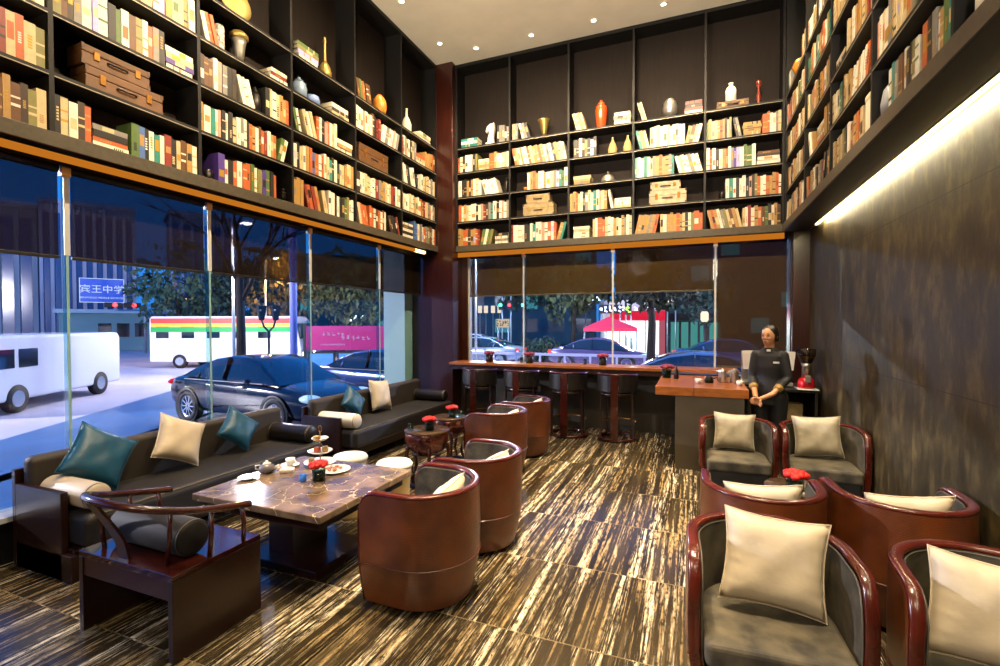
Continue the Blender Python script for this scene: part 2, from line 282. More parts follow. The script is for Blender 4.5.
# ------------------------------------------------------------------ mesh builder
class MB:
    def __init__(s): s.v = []; s.f = []; s.m = []; s.s = []; s.uv = {}
    def add(s, vs, fs, mi=0, smooth=False, mtx=None):
        b = len(s.v)
        for v in vs:
            v = Vector(v); s.v.append(tuple(mtx @ v) if mtx else tuple(v))
        for f in fs: s.f.append([b+i for i in f]); s.m.append(mi); s.s.append(smooth)
        return s
    def box(s, x0, x1, y0, y1, z0, z1, mi=0, mtx=None):
        vs = [(x, y, z) for z in (z0, z1) for y in (y0, y1) for x in (x0, x1)]
        return s.add(vs, [(0, 2, 3, 1), (4, 5, 7, 6), (0, 1, 5, 4), (2, 6, 7, 3), (0, 4, 6, 2), (1, 3, 7, 5)], mi, False, mtx)
    def lathe(s, prof, seg=24, mi=0, mtx=None, smooth=True, caps=True, a0=0, a1=2*PI):
        n = len(prof); vs = []; fs = []; full = abs(a1-a0-2*PI) < 1e-6
        k = seg if full else seg+1
        for i in range(k):
            a = a0+(a1-a0)*i/seg
            for r, z in prof: vs.append((r*math.cos(a), r*math.sin(a), z))
        for i in range(seg):
            j = (i+1) % k
            for q in range(n-1): fs.append((i*n+q, j*n+q, j*n+q+1, i*n+q+1))
        if caps and full:
            if prof[0][0] > 1e-6: fs.append(tuple(i*n for i in range(k))[::-1])
            if prof[-1][0] > 1e-6: fs.append(tuple(i*n+n-1 for i in range(k)))
        return s.add(vs, fs, mi, smooth, mtx)
    def cyl(s, p0, p1, r0, r1=None, seg=16, mi=0, smooth=True):
        return s.tube([p0, p1], [r0, r0 if r1 is None else r1], seg, mi, smooth=smooth)
    def tube(s, path, rad, seg=10, mi=0, closed=False, smooth=True, flat=1.0):
        P = [Vector(p) for p in path]; n = len(P); rad = [rad]*n if not isinstance(rad, (list, tuple)) else rad
        vs = []; fs = []; prev = None
        for i in range(n):
            if closed: tg = P[(i+1) % n]-P[i-1]
            else: tg = P[min(i+1, n-1)]-P[max(i-1, 0)]
            tg.normalize()
            if prev is None:
                ref = Vector((0, 0, 1)) if abs(tg.z) < .9 else Vector((1, 0, 0))
                a = tg.cross(ref).normalized()
            else: a = (prev-tg*prev.dot(tg)).normalized()
            prev = a; b = tg.cross(a)
            for k in range(seg):
                t = 2*PI*k/seg; vs.append(P[i]+a*(rad[i]*math.cos(t))+b*(rad[i]*flat*math.sin(t)))
        for i in range(n if closed else n-1):
            j = (i+1) % n
            for k in range(seg):
                l = (k+1) % seg; fs.append((i*seg+k, i*seg+l, j*seg+l, j*seg+k))
        if not closed: fs.append(tuple(range(seg))[::-1]); fs.append(tuple((n-1)*seg+k for k in range(seg)))
        return s.add(vs, fs, mi, smooth)
    def sweep(s, path, section, mi=0, smooth=True, up=None, closed=False):
        # section: list of (a,b) offsets along per-point frame (normal,binormal) given by up(i)
        P = [Vector(p) for p in path]; n = len(P); k = len(section); vs = []; fs = []
        for i in range(n):
            A, B = up(i)
            for a, b in section: vs.append(P[i]+A*a+B*b)
        for i in range(n-1):
            for q in range(k):
                l = (q+1) % k; fs.append((i*k+q, i*k+l, (i+1)*k+l, (i+1)*k+q))
        fs.append(tuple(range(k))[::-1]); fs.append(tuple((n-1)*k+q for q in range(k)))
        return s.add(vs, fs, mi, smooth)
    def ell(s, c, r, seg=16, rings=10, mi=0, mtx=None):
        vs = []; fs = []
        for i in range(rings+1):
            t = PI*i/rings
            for k in range(seg):
                a = 2*PI*k/seg; vs.append((c[0]+r[0]*math.sin(t)*math.cos(a), c[1]+r[1]*math.sin(t)*math.sin(a), c[2]+r[2]*math.cos(t)))
        for i in range(rings):
            for k in range(seg):
                l = (k+1) % seg; fs.append((i*seg+k, (i+1)*seg+k, (i+1)*seg+l, i*seg+l))
        return s.add(vs, fs, mi, True, mtx)
    def prism(s, poly, z0, z1, mi=0, mtx=None, smooth=False):
        n = len(poly); vs = [(x, y, z0) for x, y in poly]+[(x, y, z1) for x, y in poly]
        fs = [tuple(range(n))[::-1], tuple(range(n, 2*n))]+[(i, (i+1) % n, n+(i+1) % n, n+i) for i in range(n)]
        return s.add(vs, fs, mi, smooth, mtx)
    def build(s, name, mats, parent=None, loc=None, rot=None, bevel=0, seg=2, sub=0, uv=None):
        me = bpy.data.meshes.new(name); me.from_pydata(s.v, [], s.f); 
        mats = mats if isinstance(mats, (list, tuple)) else [mats]
        for m in mats: me.materials.append(m)
        me.polygons.foreach_set('material_index', s.m); me.polygons.foreach_set('use_smooth', s.s)
        bm = bmesh.new(); bm.from_mesh(me); bmesh.ops.remove_doubles(bm, verts=bm.verts, dist=1e-6); bmesh.ops.recalc_face_normals(bm, faces=bm.faces); bm.to_mesh(me); bm.free()
        o = bpy.data.objects.new(name, me); C.objects.link(o)
        if loc: o.location = loc
        if rot: o.rotation_euler = rot
        if parent is not None: o.parent = parent
        if bevel:
            b = o.modifiers.new('bevel', 'BEVEL'); b.width = bevel; b.segments = seg; b.limit_method = 'ANGLE'; b.angle_limit = R(40)
        if sub:
            b = o.modifiers.new('subd', 'SUBSURF'); b.levels = sub; b.render_levels = sub
        me.update(); return o
def box(name, m, b, parent=None, bevel=0, seg=2): return MB().box(*b).build(name, m, parent, bevel=bevel, seg=seg)
def tag(o, label=None, cat=None, group=None, kind=None):
    if label: o['label'] = label
    if cat: o['category'] = cat
    if group: o['group'] = group
    if kind: o['kind'] = kind
    return o
def thing(name, label, cat, loc=(0, 0, 0), rz=0, group=None):
    o = bpy.data.objects.new(name, None); o.empty_display_size = .1; C.objects.link(o); o.location = loc; o.rotation_euler = (0, 0, rz)
    return tag(o, label, cat, group)
def struct(o, label=None): o['kind'] = 'structure'; return tag(o, label)
def kids(o): return [c for c in bpy.data.objects if c.parent == o]
def dup(root, loc, rz=0, label=None):
    r = root.copy(); C.objects.link(r); r.location = loc; r.rotation_euler = (0, 0, rz)
    if label: r['label'] = label
    for ch in kids(root):
        c = ch.copy(); C.objects.link(c); c.parent = r
        for g in kids(ch):
            d = g.copy(); C.objects.link(d); d.parent = c
    return r
def T(x, y, z): return Matrix.Translation((x, y, z))
def RZ(a): return Matrix.Rotation(a, 4, 'Z')
def RX(a): return Matrix.Rotation(a, 4, 'X')
def RY(a): return Matrix.Rotation(a, 4, 'Y')

# ------------------------------------------------------------------ the room
XL, XR, YB, YR = -0.35, 5.56, 7.80, -4.0
P0, Z0 = 0.42, 2.977
struct(box('floor', M_FLOOR, (-.42, XR+.05, YR, 7.95, -.12, 0)))
struct(box('ceiling', M_CEIL, (-.5, XR+.1, YR, 8.0, CEIL, CEIL+.15)))
struct(box('wall_right', M_RWALL, (XR, XR+.12, YR, 8.0, 0, CEIL)))
struct(box('wall_left', M_CASEBACK, (-.55, -.36, YR, 7.37, 2.95, CEIL)))
struct(box('wall_back', M_CASEBACK, (.31, XR, 7.86, 8.0, 2.95, CEIL)))
struct(box('wall_back_lower', M_UNDERWALL, (.31, XR, 7.55, 7.9, -.5, .9)))
struct(box('wall_rear', mat('beige_rear_wall', '8a7a62', .8), (-.5, XR+.1, YR-.12, YR, 0, CEIL)))
struct(MB().box(-.5, .306, 7.37, 7.95, -.5, CEIL).build('wall_corner_panelling', M_REDWOOD, bevel=.004))
struct(MB().box(5.36, XR, 7.52, 7.95, 0, 2.95).build('wall_pier_panelling', M_REDWOOD, bevel=.004))
struct(MB().box(-.5, -.28, YR, 7.37, -.6, .30).build('trim_1', M_BLACK))
struct(MB().box(-.42, -.2, YR, 7.37, .30, .335).build('trim_2', mat('pale_stone_sill', 'a9adb0', .3)))
struct(MB().box(-.42, -.3, YR, 7.37, 2.84, 2.95).build('trim_3', M_BLACK))
struct(MB().box(.31, 5.36, 7.76, 7.86, 2.82, 2.95).build('trim_4', M_BLACK))

# left glass wall: panes with glass fins between them
finY = [-2.7, -1.5, -.3, .95, 2.185, 3.345, 4.685, 6.1]
edges = [YR]+finY+[7.37]
for i in range(len(edges)-1):
    a, b = edges[i], edges[i+1]
    pane = MB().box(XL-.006, XL+.006, a+.006, b-.006, .335, 2.84).build('window_%d' % (i+1), M_GLASS); struct(pane)
    if i > 0:
        f = MB().box(XL+.012, XL+.07, a-.006, a+.006, .335, 2.84).build('glass_fin', M_FINGLASS, pane)
        MB().box(XL+.07, XL+.074, a-.009, a+.009, .335, 2.17).build('fin_edge', M_FIN, f)
        MB().box(XL+.07, XL+.078, a-.018, a+.018, 2.17, 2.80).build('fin_glint', M_PALEMETAL, f)  # pale strip stands for light caught on the fin edge
        MB().box(XL+.03, XL+.086, a-.03, a+.03, 2.76, 2.83).build('clamp', M_STEEL, pane, bevel=.004)
for i in range(3, len(edges)-1):
    a, b = edges[i], edges[i+1]
    pos = {3: 'nearest the camera at left edge', 4: 'second from the near end', 5: 'above the dark car', 6: 'fourth from the near end', 7: 'fifth from the near end', 8: 'last before the corner column'}[i]
    rb = thing('roller_blind', 'dark mesh roller blind half lowered on side window, '+pos, 'blind', (XL+.045, (a+b)/2, 2.84), group='blinds on the side windows')
    hw = (b-a)/2-.04
    MB().box(-.002, .002, -hw, hw, -.675, 0).build('fabric', M_BLINDL, rb)
    MB().box(-.011, .011, -hw, hw, -.70, -.675).build('bottom_bar', M_BLACK, rb, bevel=.003)
    MB().cyl((0, -hw, -.025), (0, hw, -.025), .03).build('roller', M_BLACK, rb)

# back window
finX = [1.457, 2.94, 4.414]
ed = [.42]+finX+[5.35]
for i in range(4):
    a, b = ed[i], ed[i+1]
    pane = MB().box(a+.006, b-.006, YB-.006, YB+.006, 1.0, 2.84).build('window_%d' % (i+20), M_GLASS); struct(pane)
    if i > 0:
        f = MB().box(a-.006, a+.006, YB-.07, YB-.012, 1.0, 2.84).build('glass_fin', M_FINGLASS, pane)
        MB().box(a-.013, a+.013, YB-.076, YB-.07, 1.0, 2.84).build('fin_edge', M_PALEMETAL, f)
        MB().box(a-.03, a+.03, YB-.09, YB-.03, 2.76, 2.83).build('clamp', M_STEEL, pane, bevel=.004)
struct(MB().box(.306, .42, 7.70, 7.86, .9, 2.84).box(5.35, 5.365, 7.62, 7.86, .9, 2.84).build('trim_5', M_REDWOOD))
struct(MB().box(.42, .45, 7.74, 7.82, 1.0, 2.84).build('trim_6', M_PALEMETAL))
bl = ['leftmost of the four, beside the corner column', 'second from the left', 'third from the left, above the bar end', 'fully lowered behind the bartender']
for i in range(4):
    a, b = ed[i], ed[i+1]; zb = 2.115 if i < 3 else 1.0
    rb = thing('roller_blind', 'bronze mesh roller blind on the end window, '+bl[i], 'blind', ((a+b)/2, YB-.05, 2.84), group='blinds on the end window')
    hw = (b-a)/2-.03
    MB().box(-hw, hw, -.002, .002, zb-2.84+.025, 0).build('fabric', M_BLINDB, rb)
    MB().box(-hw, hw, -.011, .011, zb-2.84, zb-2.84+.025).build('bottom_bar', M_LEDGE, rb, bevel=.003)
    MB().cyl((-hw, 0, -.025), (hw, 0, -.025), .03).build('roller', M_BLACK, rb)

# tube lamp, glowing trim and light strip below the bookcases
M_TUBE = emis('amber_glow', 'd98024', .75); M_TUBEW = emis('warm_lamp_end', 'ffdf9a', 3.0); M_STRIP = emis('warm_white_led', 'ffe6a0', 8)
t = thing('linear_glow', 'long amber tube lamp running under the left bookcase above the windows', 'lamp', (-.07, 2, 2.835))
MB().cyl((0, -5.5, 0), (0, 4.75, 0), .027, seg=14).build('tube', M_TUBE, t)
MB().cyl((0, 4.75, 0), (0, 5.06, 0), .029, seg=14).build('lamp_end', M_TUBEW, t)
MB().cyl((0, 5.06, 0), (0, 5.10, 0), .036, seg=14).build('end_cap', M_BRASS, t)
t = thing('linear_glow', 'flat timber trim made to glow amber under the back bookcase above end window', 'lamp', (.31, 7.56, 2.83))
MB().box(.0, 4.95, -.012, .012, -.035, .04).build('glow_face', M_TUBE, t)  # timber trim made to glow in place of light falling on it
MB().box(.0, 4.95, -.02, .012, .04, .05).build('trim_lip', M_BRASS, t)
t = thing('led_strip', 'warm white light strip hidden between right bookcase soffit and wall', 'lamp', (XR-.02, 1.8, 2.875))
MB().box(-.012, .012, -5.6, 5.3, -.004, .008).build('glow_face', M_STRIP, t)
MB().box(-.016, .018, -5.6, 5.7, .008, .02).build('channel', M_STEEL, t)
light('led_strip_glow', 'AREA', (XR-.05, 1.8, 2.865), 330, (1, .86, .55), target=(XR+.02, 2.2, 1.0), sx=.03, sy=10.0)
bpy.data.objects['led_strip_glow'].rotation_euler = (0, R(-32), 0)

# recessed downlights
DL = [(.37, 6.83), (.85, 7.16), (1.78, 7.16), (2.74, 7.16), (3.71, 7.16), (4.66, 7.16), (.37, 5.75), (.37, 4.67), (.37, 3.59), (4.9, 6.2), (4.9, 5.1), (4.9, 4.0)]
DLN = ['over the inner corner of the left bookcase', 'first of the row along the back bookcase', 'second of the row along the back bookcase', 'third of the row along the back bookcase', 'fourth of the row along the back bookcase', 'fifth of the row along the back bookcase', 'second from the corner along left bookcase', 'third from the corner along left bookcase', 'fourth from the corner along left bookcase', 'first along right bookcase', 'second along right bookcase', 'third along right bookcase']
for (x, y), n in zip(DL, DLN):
    t = thing('downlight', 'small round recessed ceiling downlight, '+n, 'ceiling light', (x, y, CEIL), group='ceiling downlights')
    MB().lathe([(.032, -.002), (.032, -.010), (.052, -.006), (.055, -.001)], 20).build('ring', M_WHITE, t)
    MB().lathe([(0, -.006), (.032, -.006)], 20, caps=False).build('lens', emis('downlight_lens', 'fff0d0', 22), t)
    light('downlight_lamp', 'SPOT', (x, y, CEIL-.03), 420, WARM, .03, (x, y, 0), 80, .8)

# ------------------------------------------------------------------ bookcases
def caseM(o, rz): return T(*o) @ RZ(rz)
CASES = {
 'left': dict(M=caseM((0, 1.978, 0), PI/2), div=[-5.405+1.081*i for i in range(11)], first=5, phrase='left bookcase'),
 'back': dict(M=caseM((.306, 7.497, 0), 0), div=[.9882*i for i in range(6)], first=0, phrase='back bookcase'),
 'right': dict(M=caseM((5.25, 7.497, 0), -PI/2), div=[0, 1.25, 2.335, 3.43, 4.56, 5.69, 6.82, 7.95, 9.08, 10.2, 11.3], first=0, phrase='right bookcase')}
DEPTH = .30
for key, c in CASES.items():
    root = thing('bookcase', {'left': 'tall black bookcase above the street windows on the left', 'back': 'tall black bookcase above the end window at the back', 'right': 'tall black bookcase overhanging the bronze wall on the right'}[key], 'bookcase')
    root.matrix_world = c['M']; d = c['div']; zt = CEIL-.005
    MB().box(d[0], d[-1], DEPTH, DEPTH+.03, Z0-.04, zt).build('back_panel', M_CASEBACK, root)
    MB().box(d[0], d[-1], -.0, DEPTH, zt-.05, zt).build('top_board', M_CASE, root)
    MB().box(d[0], d[-1], 0, DEPTH, Z0-.05, Z0).build('bottom_board', M_CASE, root)
    MB().box(d[0]+(.024 if key == 'right' else 0), d[-1]-(.02 if key == 'back' else 0), -.02, 0, Z0-.10, Z0+.002).build('fascia', M_LEDGE, root, bevel=.003)
    for i, u in enumerate(d):
        if key == 'right' and i == 0: MB().box(u-.0, u+.05, 0, DEPTH, Z0, zt-.05).build('divider', M_CASE, root)
        elif i == len(d)-1 : MB().box(u-.03, u, 0, DEPTH, Z0, zt-.05).build('divider', M_CASE, root)
        elif i == 0: MB().box(u, u+.03, 0, DEPTH, Z0, zt-.05).build('divider', M_CASE, root)
        else: MB().box(u-.015, u+.015, 0, DEPTH, Z0, zt-.05).build('divider', M_CASE, root)
    for i in range(len(d)-1):
        l = d[i]+(.03 if i == 0 else .015)+(.02 if key == 'right' and i == 0 else 0); r = d[i+1]-(.03 if i == len(d)-2 else .015)
        for k in range(1, 5):
            z = Z0+k*P0
            MB().box(l, r, .004, DEPTH, z-.03, z, 0).box(l, r, 0, .004, z-.023, z, 0).box(l, r, -.001, .004, z-.03, z-.023, 1).build('shelf', [M_CASE, M_EDGE], root)
# soffits below the side cases
struct(MB().box(-.33, -.0, YR, 7.37, 2.90, 2.925).build('trim_7', M_CASE))
struct(MB().box(5.245, 5.50, -3.8, 7.50, 2.875, 2.925).build('trim_8', mat('soffit_black', '14110d', .6)))
struct(MB().box(.306, 5.245, 7.497, 7.80, 2.90, 2.925).build('trim_9', M_CASE))

BOOKC = dict(w=('white', 'd2ccb8'), c=('cream', 'bda97e'), y=('tan', '9f7c44'), o=('orange', 'ad5627'), r=('red', '7c2a20'), b=('brown', '5c3a1e'), k=('black', '1c1a18'),
             g=('green', '4c6430'), t=('teal', '23786c'), u=('blue', '44649a'), p=('purple', '4a3580'), l=('lilac', '9f97c8'), s=('grey', '77736a'), n=('olive', '77713f'), d=('dark brown', '35261a'), i=('pink', 'b98a78'))
PAGES = mat('book_pages', 'd8caa4', .8, bump=.2, bscale=200)
def bookmat(k): return mat('book_cover_'+BOOKC[k][0].replace(' ', '_'), BOOKC[k][1], .45, var=.18, vscale=25)
rnd = random.Random(7)
def bookmesh(mb, t, dp, h, mi, band, mtx, full=True):
    c = min(.004, t*.12)
    mb.box(0, c, 0, dp, 0, h, mi[0], mtx); mb.box(t-c, t, 0, dp, 0, h, mi[0], mtx); mb.box(c, t-c, 0, c, 0, h, mi[0], mtx)
    mb.box(c, t-c, c, dp-.004, .003, h-.003, mi[2], mtx)
    st, a, b = band
    if st == 1: mb.box(.12*t, .88*t, -.0008, .0002, h*a, h*b, mi[1], mtx)
    elif st == 2:
        mb.box(.02*t, .98*t, -.0008, .0002, h*a, h*a+.018, mi[1], mtx); mb.box(.02*t, .98*t, -.0008, .0002, h*b, h*b+.012, mi[1], mtx)
    elif st == 3:
        n = 5
        for q in range(n): mb.box(.3*t, .7*t, -.0008, .0002, h*(a+(b-a)*q/n), h*(a+(b-a)*(q+.65)/n), mi[1], mtx)
ORD = ['first', 'second', 'third', 'fourth', 'fifth', 'sixth', 'seventh', 'eighth', 'ninth', 'tenth', 'eleventh', 'twelfth', 'thirteenth', 'fourteenth', 'fifteenth', 'sixteenth', 'seventeenth', 'eighteenth', 'nineteenth', 'twentieth']
ROWN = ['lowest shelf', 'second shelf up', 'third shelf up', 'fourth shelf up', 'top shelf']
BOOKS = []; SHELFOBJ = []
def fill(case, bay, row, spec):
    c = CASES[case]; d = c['div']; i = bay+c['first']
    u0 = d[i]+(.053 if case == 'right' and i == 0 else .033 if i == 0 else .018); u1 = d[i+1]-(.033 if i == len(d)-2 else .018); W = u1-u0-.004
    z = Z0+row*P0+.0008; toks = spec.split(); segs = []; fixed = 0; units = 0
    for tk in toks:
        if tk[0] == '_': f = float(tk[1:])*W; segs.append(('gap', f)); fixed += f
        elif tk[0] == '@': k, f = tk[1:].split(':'); f = float(f)*W; segs.append(('obj', k, f)); fixed += f
        elif tk[:2] == 's.': f, l = tk[1:].split(':'); f = float(f)*W; segs.append(('stack', l, f)); fixed += f
        else:
            a = 0; l = tk
            if tk[0] in '/\\': a = (1 if tk[0] == '/' else -1)*R(rnd.uniform(11, 17)); l = tk[1:]
            H = rnd.uniform(.26, .30); us = []
            for ch in l: us.append((1.6 if ch.isupper() else 1.0)*rnd.uniform(.78, 1.22))
            segs.append(('row', l, a, H, us)); units += sum(us)/math.cos(a); fixed += H*math.sin(abs(a))+(.01 if a else 0)
    rws = [i for i, s in enumerate(segs) if s[0] == 'row']
    while units and (W-fixed)/units > .050 and rws:
        i = rnd.choice(rws); _, l, a, H, us = segs[i]; q = rnd.randrange(len(l)); k = rnd.randrange(len(l)+1); x = rnd.uniform(.78, 1.22)
        segs[i] = ('row', l[:k]+l[q].lower()+l[k:], a, H, us[:k]+[x]+us[k:]); units += x/math.cos(a)
    tu = max(.018, min(.085, (W-fixed)/units if units else 1))
    u = u0+.002; bi = si = 0; lab = '%s, %s bay, %s' % (ROWN[row], ORD[bay+(1 if case == 'left' else 0)], c['phrase'])
    for s in segs:
        if s[0] == 'gap': u += s[1]
        elif s[0] == 'obj': SHELFOBJ.append((s[1], c['M'] @ T(u+s[2]/2, .15, z))); u += s[2]
        elif s[0] == 'stack':
            zz = z; n = len(s[1])
            for q, ch in enumerate(s[1]):
                t = rnd.uniform(.035, .055)*(1.35 if ch.isupper() else 1); h = min(s[2]-.012, .34)*rnd.uniform(.86, 1.0); dp = rnd.uniform(.19, .23)
                m = c['M'] @ T(u+s[2]/2+h/2, .02+rnd.uniform(0, .015), zz) @ RY(-PI/2)
                BOOKS.append(dict(t=t, dp=dp, h=h, ch=ch.lower(), m=m, label='%s book, flat, %s of stack, %s' % (BOOKC[ch.lower()][0], 'lowest' if q == 0 else 'topmost' if q == n-1 else ORD[q]+' from bottom', lab), key=(case, bay, row, 'flat', u, q)))
                zz += t+.0006
            u += s[2]
        else:
            _, l, a, H, us = s
            if a < 0: u += H*math.sin(-a)+.006
            for ch, un in zip(l, us):
                t = un*tu*.985; h = H+rnd.uniform(-.025, .025) if a == 0 else H-rnd.uniform(0, .02); dp = rnd.uniform(.17, .23); fr = rnd.uniform(.012, .03); h = min(h, .35)
                step = un*tu/math.cos(a)
                if a == 0: loc = T(u, fr, z); m = c['M'] @ loc
                elif a > 0: m = c['M'] @ T(u+step, fr, z) @ RY(a) @ T(-t, 0, 0)
                else: m = c['M'] @ T(u, fr, z) @ RY(a)
                st = 'leaning ' if a else 'upright '
                BOOKS.append(dict(t=t, dp=dp, h=h, ch=ch.lower(), m=m, label='%s %sbook, %s from left, %s' % (BOOKC[ch.lower()][0], st, ORD[bi] if bi < 20 else 'last', lab), key=(case, bay, row, 'up', u, 0)))
                bi += 1; u += step
            if a > 0: u += H*math.sin(a)+.006
SPEC = {
 'left': {
  (-1, 0): 'bcybwcYbcydnc', (-1, 1): 'wcdbRwdKoCn', (-1, 2): 'cbycwndybkcw', (-1, 3): 'wclyobcwck', (-1, 4): '_.2 s.3:wcb _.2 wck _.1',
  (0, 0): 'kcwdo s.26:woKs Gukwtwrkcbyw', (0, 1): '_.22 @suitpair:.5', (0, 2): 'nbdsWlWkgwbywosk s.26:wpcw', (0, 3): 'cwlowcycwlyccyw', (0, 4): '_.2 s.25:wc _.5',
  (1, 0): '_.04 @darkmug:.12 Pwkowgwngko _.08 @darkfigure:.1', (1, 1): 'yWTwikwkcwswkoywborwyo /gW', (1, 2): 'dbbwiskd \\www @lantern:.12 kcwcyyo', (1, 3): '\\wo @zebrabox:.11 _.08 @silverurn:.2 _.18 s.24:wrw', (1, 4): '_.25 @shellplate:.4 _.3',
  (2, 0): 'y \\rory \\c wwkwgnww', (2, 1): 'wkwyouwowtdwkccycy', (2, 2): '\\gw \\cwc owkiowcw s.3:wyw', (2, 3): '_.1 @bluejar:.2 @bluebowl:.2 _.1 s.34:cdw', (2, 4): '_.08 s.34:wlng _.1 @stringlute:.18 _.2',
  (3, 0): '\\co wowbw _.02 \\dkr', (3, 1): 'Dwcwwsycwrwc', (3, 2): '_.06 @woodtrunk:.72', (3, 3): 'wncwbkrr /wwswiw', (3, 4): '_.02 \\gob _.15 @orangejar:.3 _.2',
  (4, 0): 's.34:wkwdw uwswsnbo', (4, 1): 'wcycwoyrwcsyws', (4, 2): '\\kw @darkfigure2:.2 wccwsw', (4, 3): 'rwscwkc s.3:wcO yob', (4, 4): '@slimbottle:.16 @palebottle:.26 _.1 s.36:wcw'},
 'back': {
  (0, 0): 'yyoodyyor /wgn s.28:wswk', (0, 1): 'owycwWkwirdstwkwws', (0, 2): 'Wkkydywcw \\ww _.06 @darkfigure3:.12', (0, 3): 'odwWkn s.24:cycw Oycwciw', (0, 4): '_.04 s.36:twt _.08 @horsehead:.26 _.04 ksk',
  (1, 0): 'rWWwkkwtwwiwowo /yt', (1, 1): '_.17 @suitpale:.62', (1, 2): '_.2 @smallcup:.1 wyoywwyWcsltgw', (1, 3): '\\oywywwocyyoywswkyccw', (1, 4): '_.02 is \\wsk _.08 @goldvase:.26 _.3',
  (2, 0): '_.04 s.3:wwcw _.04 cwOOcwwycwyswc', (2, 1): 'yyocwkscwtwicy \\w s.28:cWw', (2, 2): '_.05 s.3:yyc _.12 @silverdome:.28', (2, 3): '_.06 wkyl _.16 @gourd:.16 _.08 @gourd2:.16', (2, 4): '_.02 \\cyc _.12 @redjar:.2 _.1 s.3:wcsw',
  (3, 0): '/yyyysyo cwyyyoyckwnOo', (3, 1): '_.2 @suitcream:.58', (3, 2): 'twwtwcsyoyyst \\wcwwsww', (3, 3): '\\tyc cwcwwcwwcww /ybcw', (3, 4): '_.02 \\cyc _.2 @silveregg:.26 _.08 s.27:wrkr',
  (4, 0): '\\yoywsncbyc cwrwyobgkwyd', (4, 1): '_.17 @smallcup2:.1 wTwkwwkidnowwoyyow', (4, 2): 'wowkwyowsplwgGw s.33:Wwdb', (4, 3): 'gyccyoydiy \\ks s.27:yyyy Oowwsc', (4, 4): '_.12 @longcase:.48 _.04 @candlestick:.14'},
 'right': {
  (0, 0): '/wc sysocswkyowsdy', (0, 1): 'ycwkoywsccgwyskyb', (0, 2): 'sycwywkyyocwsdycws', (0, 3): 'oywrcwwgwcykwioyw', (0, 4): '\\tws _.1 @goldorb:.2 s.2:wc cyw',
  (1, 0): 'syoyybwckysr _.02 /kky', (1, 1): '\\cwy @smallvase:.14 s.3:yowyw cykyc', (1, 2): 'cgsyowykyocwdyw', (1, 3): 'gtwoycwsyokwyc', (1, 4): 'ycwWsyckwswycy',
  (2, 0): 'cyyscnkwror _.03 @creambox:.2', (2, 1): 'cwgtkyycs /wywwwo', (2, 2): 's.3:wkc _.1 cwyocyrd', (2, 3): 'cywcgyowtyc', (2, 4): 'wctywkygsyw',
  (3, 0): '_.05 @greydome:.18 wtsbwkknwdokswyGt', (3, 1): '_.02 iwWscccyysgk oorw', (3, 2): 'cwyoykswcysgwyck', (3, 3): 'wcykswyoycwsgkw', (3, 4): 'cwyswkycow',
  (4, 0): '_.1 s.3:kWw _.05 wcysgkwd', (4, 1): 'ycwkswgyocwsybk', (4, 2): 'cwyswkycowsyt'}}
for cs, dd in SPEC.items():
    for (b, r), sp in dd.items(): fill(cs, b, r, sp)
def shown(b):
    pts = [proj(b['m'] @ Vector((x, 0, z))) for x, z in ((0, 0), (b['t'], 0), (b['t'], b['h']), (0, b['h']))]
    if any(p is None for p in pts): return 0
    cx = sum(p[0] for p in pts)/4; cy_ = sum(p[1] for p in pts)/4
    if not (-15 < cx < 1015 and -15 < cy_ < 681): return 0
    a = 0
    for i in range(4): x0, y0 = pts[i]; x1, y1 = pts[(i+1) % 4]; a += x0*y1-x1*y0
    return abs(a)/2
for b in BOOKS: b['a'] = shown(b)
order = sorted(BOOKS, key=lambda b: -b['a']); keep = set(id(b) for b in order[:300])
restmb = MB(); restm = [bookmat(k) for k in BOOKC]+[PAGES, mat('gilt_title', 'a9842f', .4, metal=.4)]; keys = list(BOOKC)
GR = {'left': 'books on the left bookcase', 'back': 'books on the back bookcase', 'right': 'books on the right bookcase'}
for b in BOOKS:
    st = rnd.choice([0, 1, 1, 2, 3, 3, 2]); lo = rnd.uniform(.15, .5); band = (st, lo, lo+rnd.uniform(.2, .4))
    bc = rnd.choice('kccyyyosgl') if b['ch'] in 'wcyl' else rnd.choice('wccyyk')
    if bc == b['ch']: bc = 'k'
    if id(b) in keep:
        mb = MB(); bookmesh(mb, b['t'], b['dp'], b['h'], (0, 1, 2), band, None)
        o = mb.build('book', [bookmat(b['ch']), bookmat(bc) if rnd.random() < .8 else MATS['gilt_title'], PAGES]); o.matrix_world = b['m']
        tag(o, b['label'], 'book', GR[b['key'][0]])
    else: bookmesh(restmb, b['t'], b['dp'], b['h'], (keys.index(b['ch']), keys.index(bc), len(keys)), band, b['m'])
o = restmb.build('remaining_books', restm); tag(o, 'further small books filling the rest of the three bookcases', 'books', kind='stuff')
print('BOOKS', len(BOOKS), 'smallest kept', order[min(299, len(order)-1)]['a'], 'inview', sum(1 for b in BOOKS if b['a'] > 0))

# ------------------------------------------------------------------ ornaments on the shelves
M_SUIT = mat('brown_suitcase_leather', '623f1d', .5, var=.35, vscale=12, bump=.1)
M_SUITD = mat('dark_leather_corner', '4a2d14', .5)
M_SUITP = mat('pale_trunk_canvas', 'a58d62', .6, var=.35, vscale=14, bump=.15)
M_GOLD = mat('aged_gold', 'b79a55', .35, metal=.7, var=.4, vscale=14)
M_SILVER = mat('dull_silver', 'b4b0a6', .3, metal=.75, var=.3, vscale=14)
M_PLASTER = mat('white_plaster', 'd6d0c2', .7, bump=.1)
M_ORANGE = mat('orange_lacquer', 'd2481a', .22, coat=.5)
M_AMBER = mat('amber_glaze', 'c9812f', .25, var=.3, vscale=12)
M_STRAW = mat('straw_wicker', 'b39a62', .7, bump=.3, bscale=90)
M_IVORY = mat('ivory_glaze', 'd8cfb4', .3)
M_BLUEJ = mat('grey_blue_glaze', '7f93a8', .25, var=.3, vscale=10)
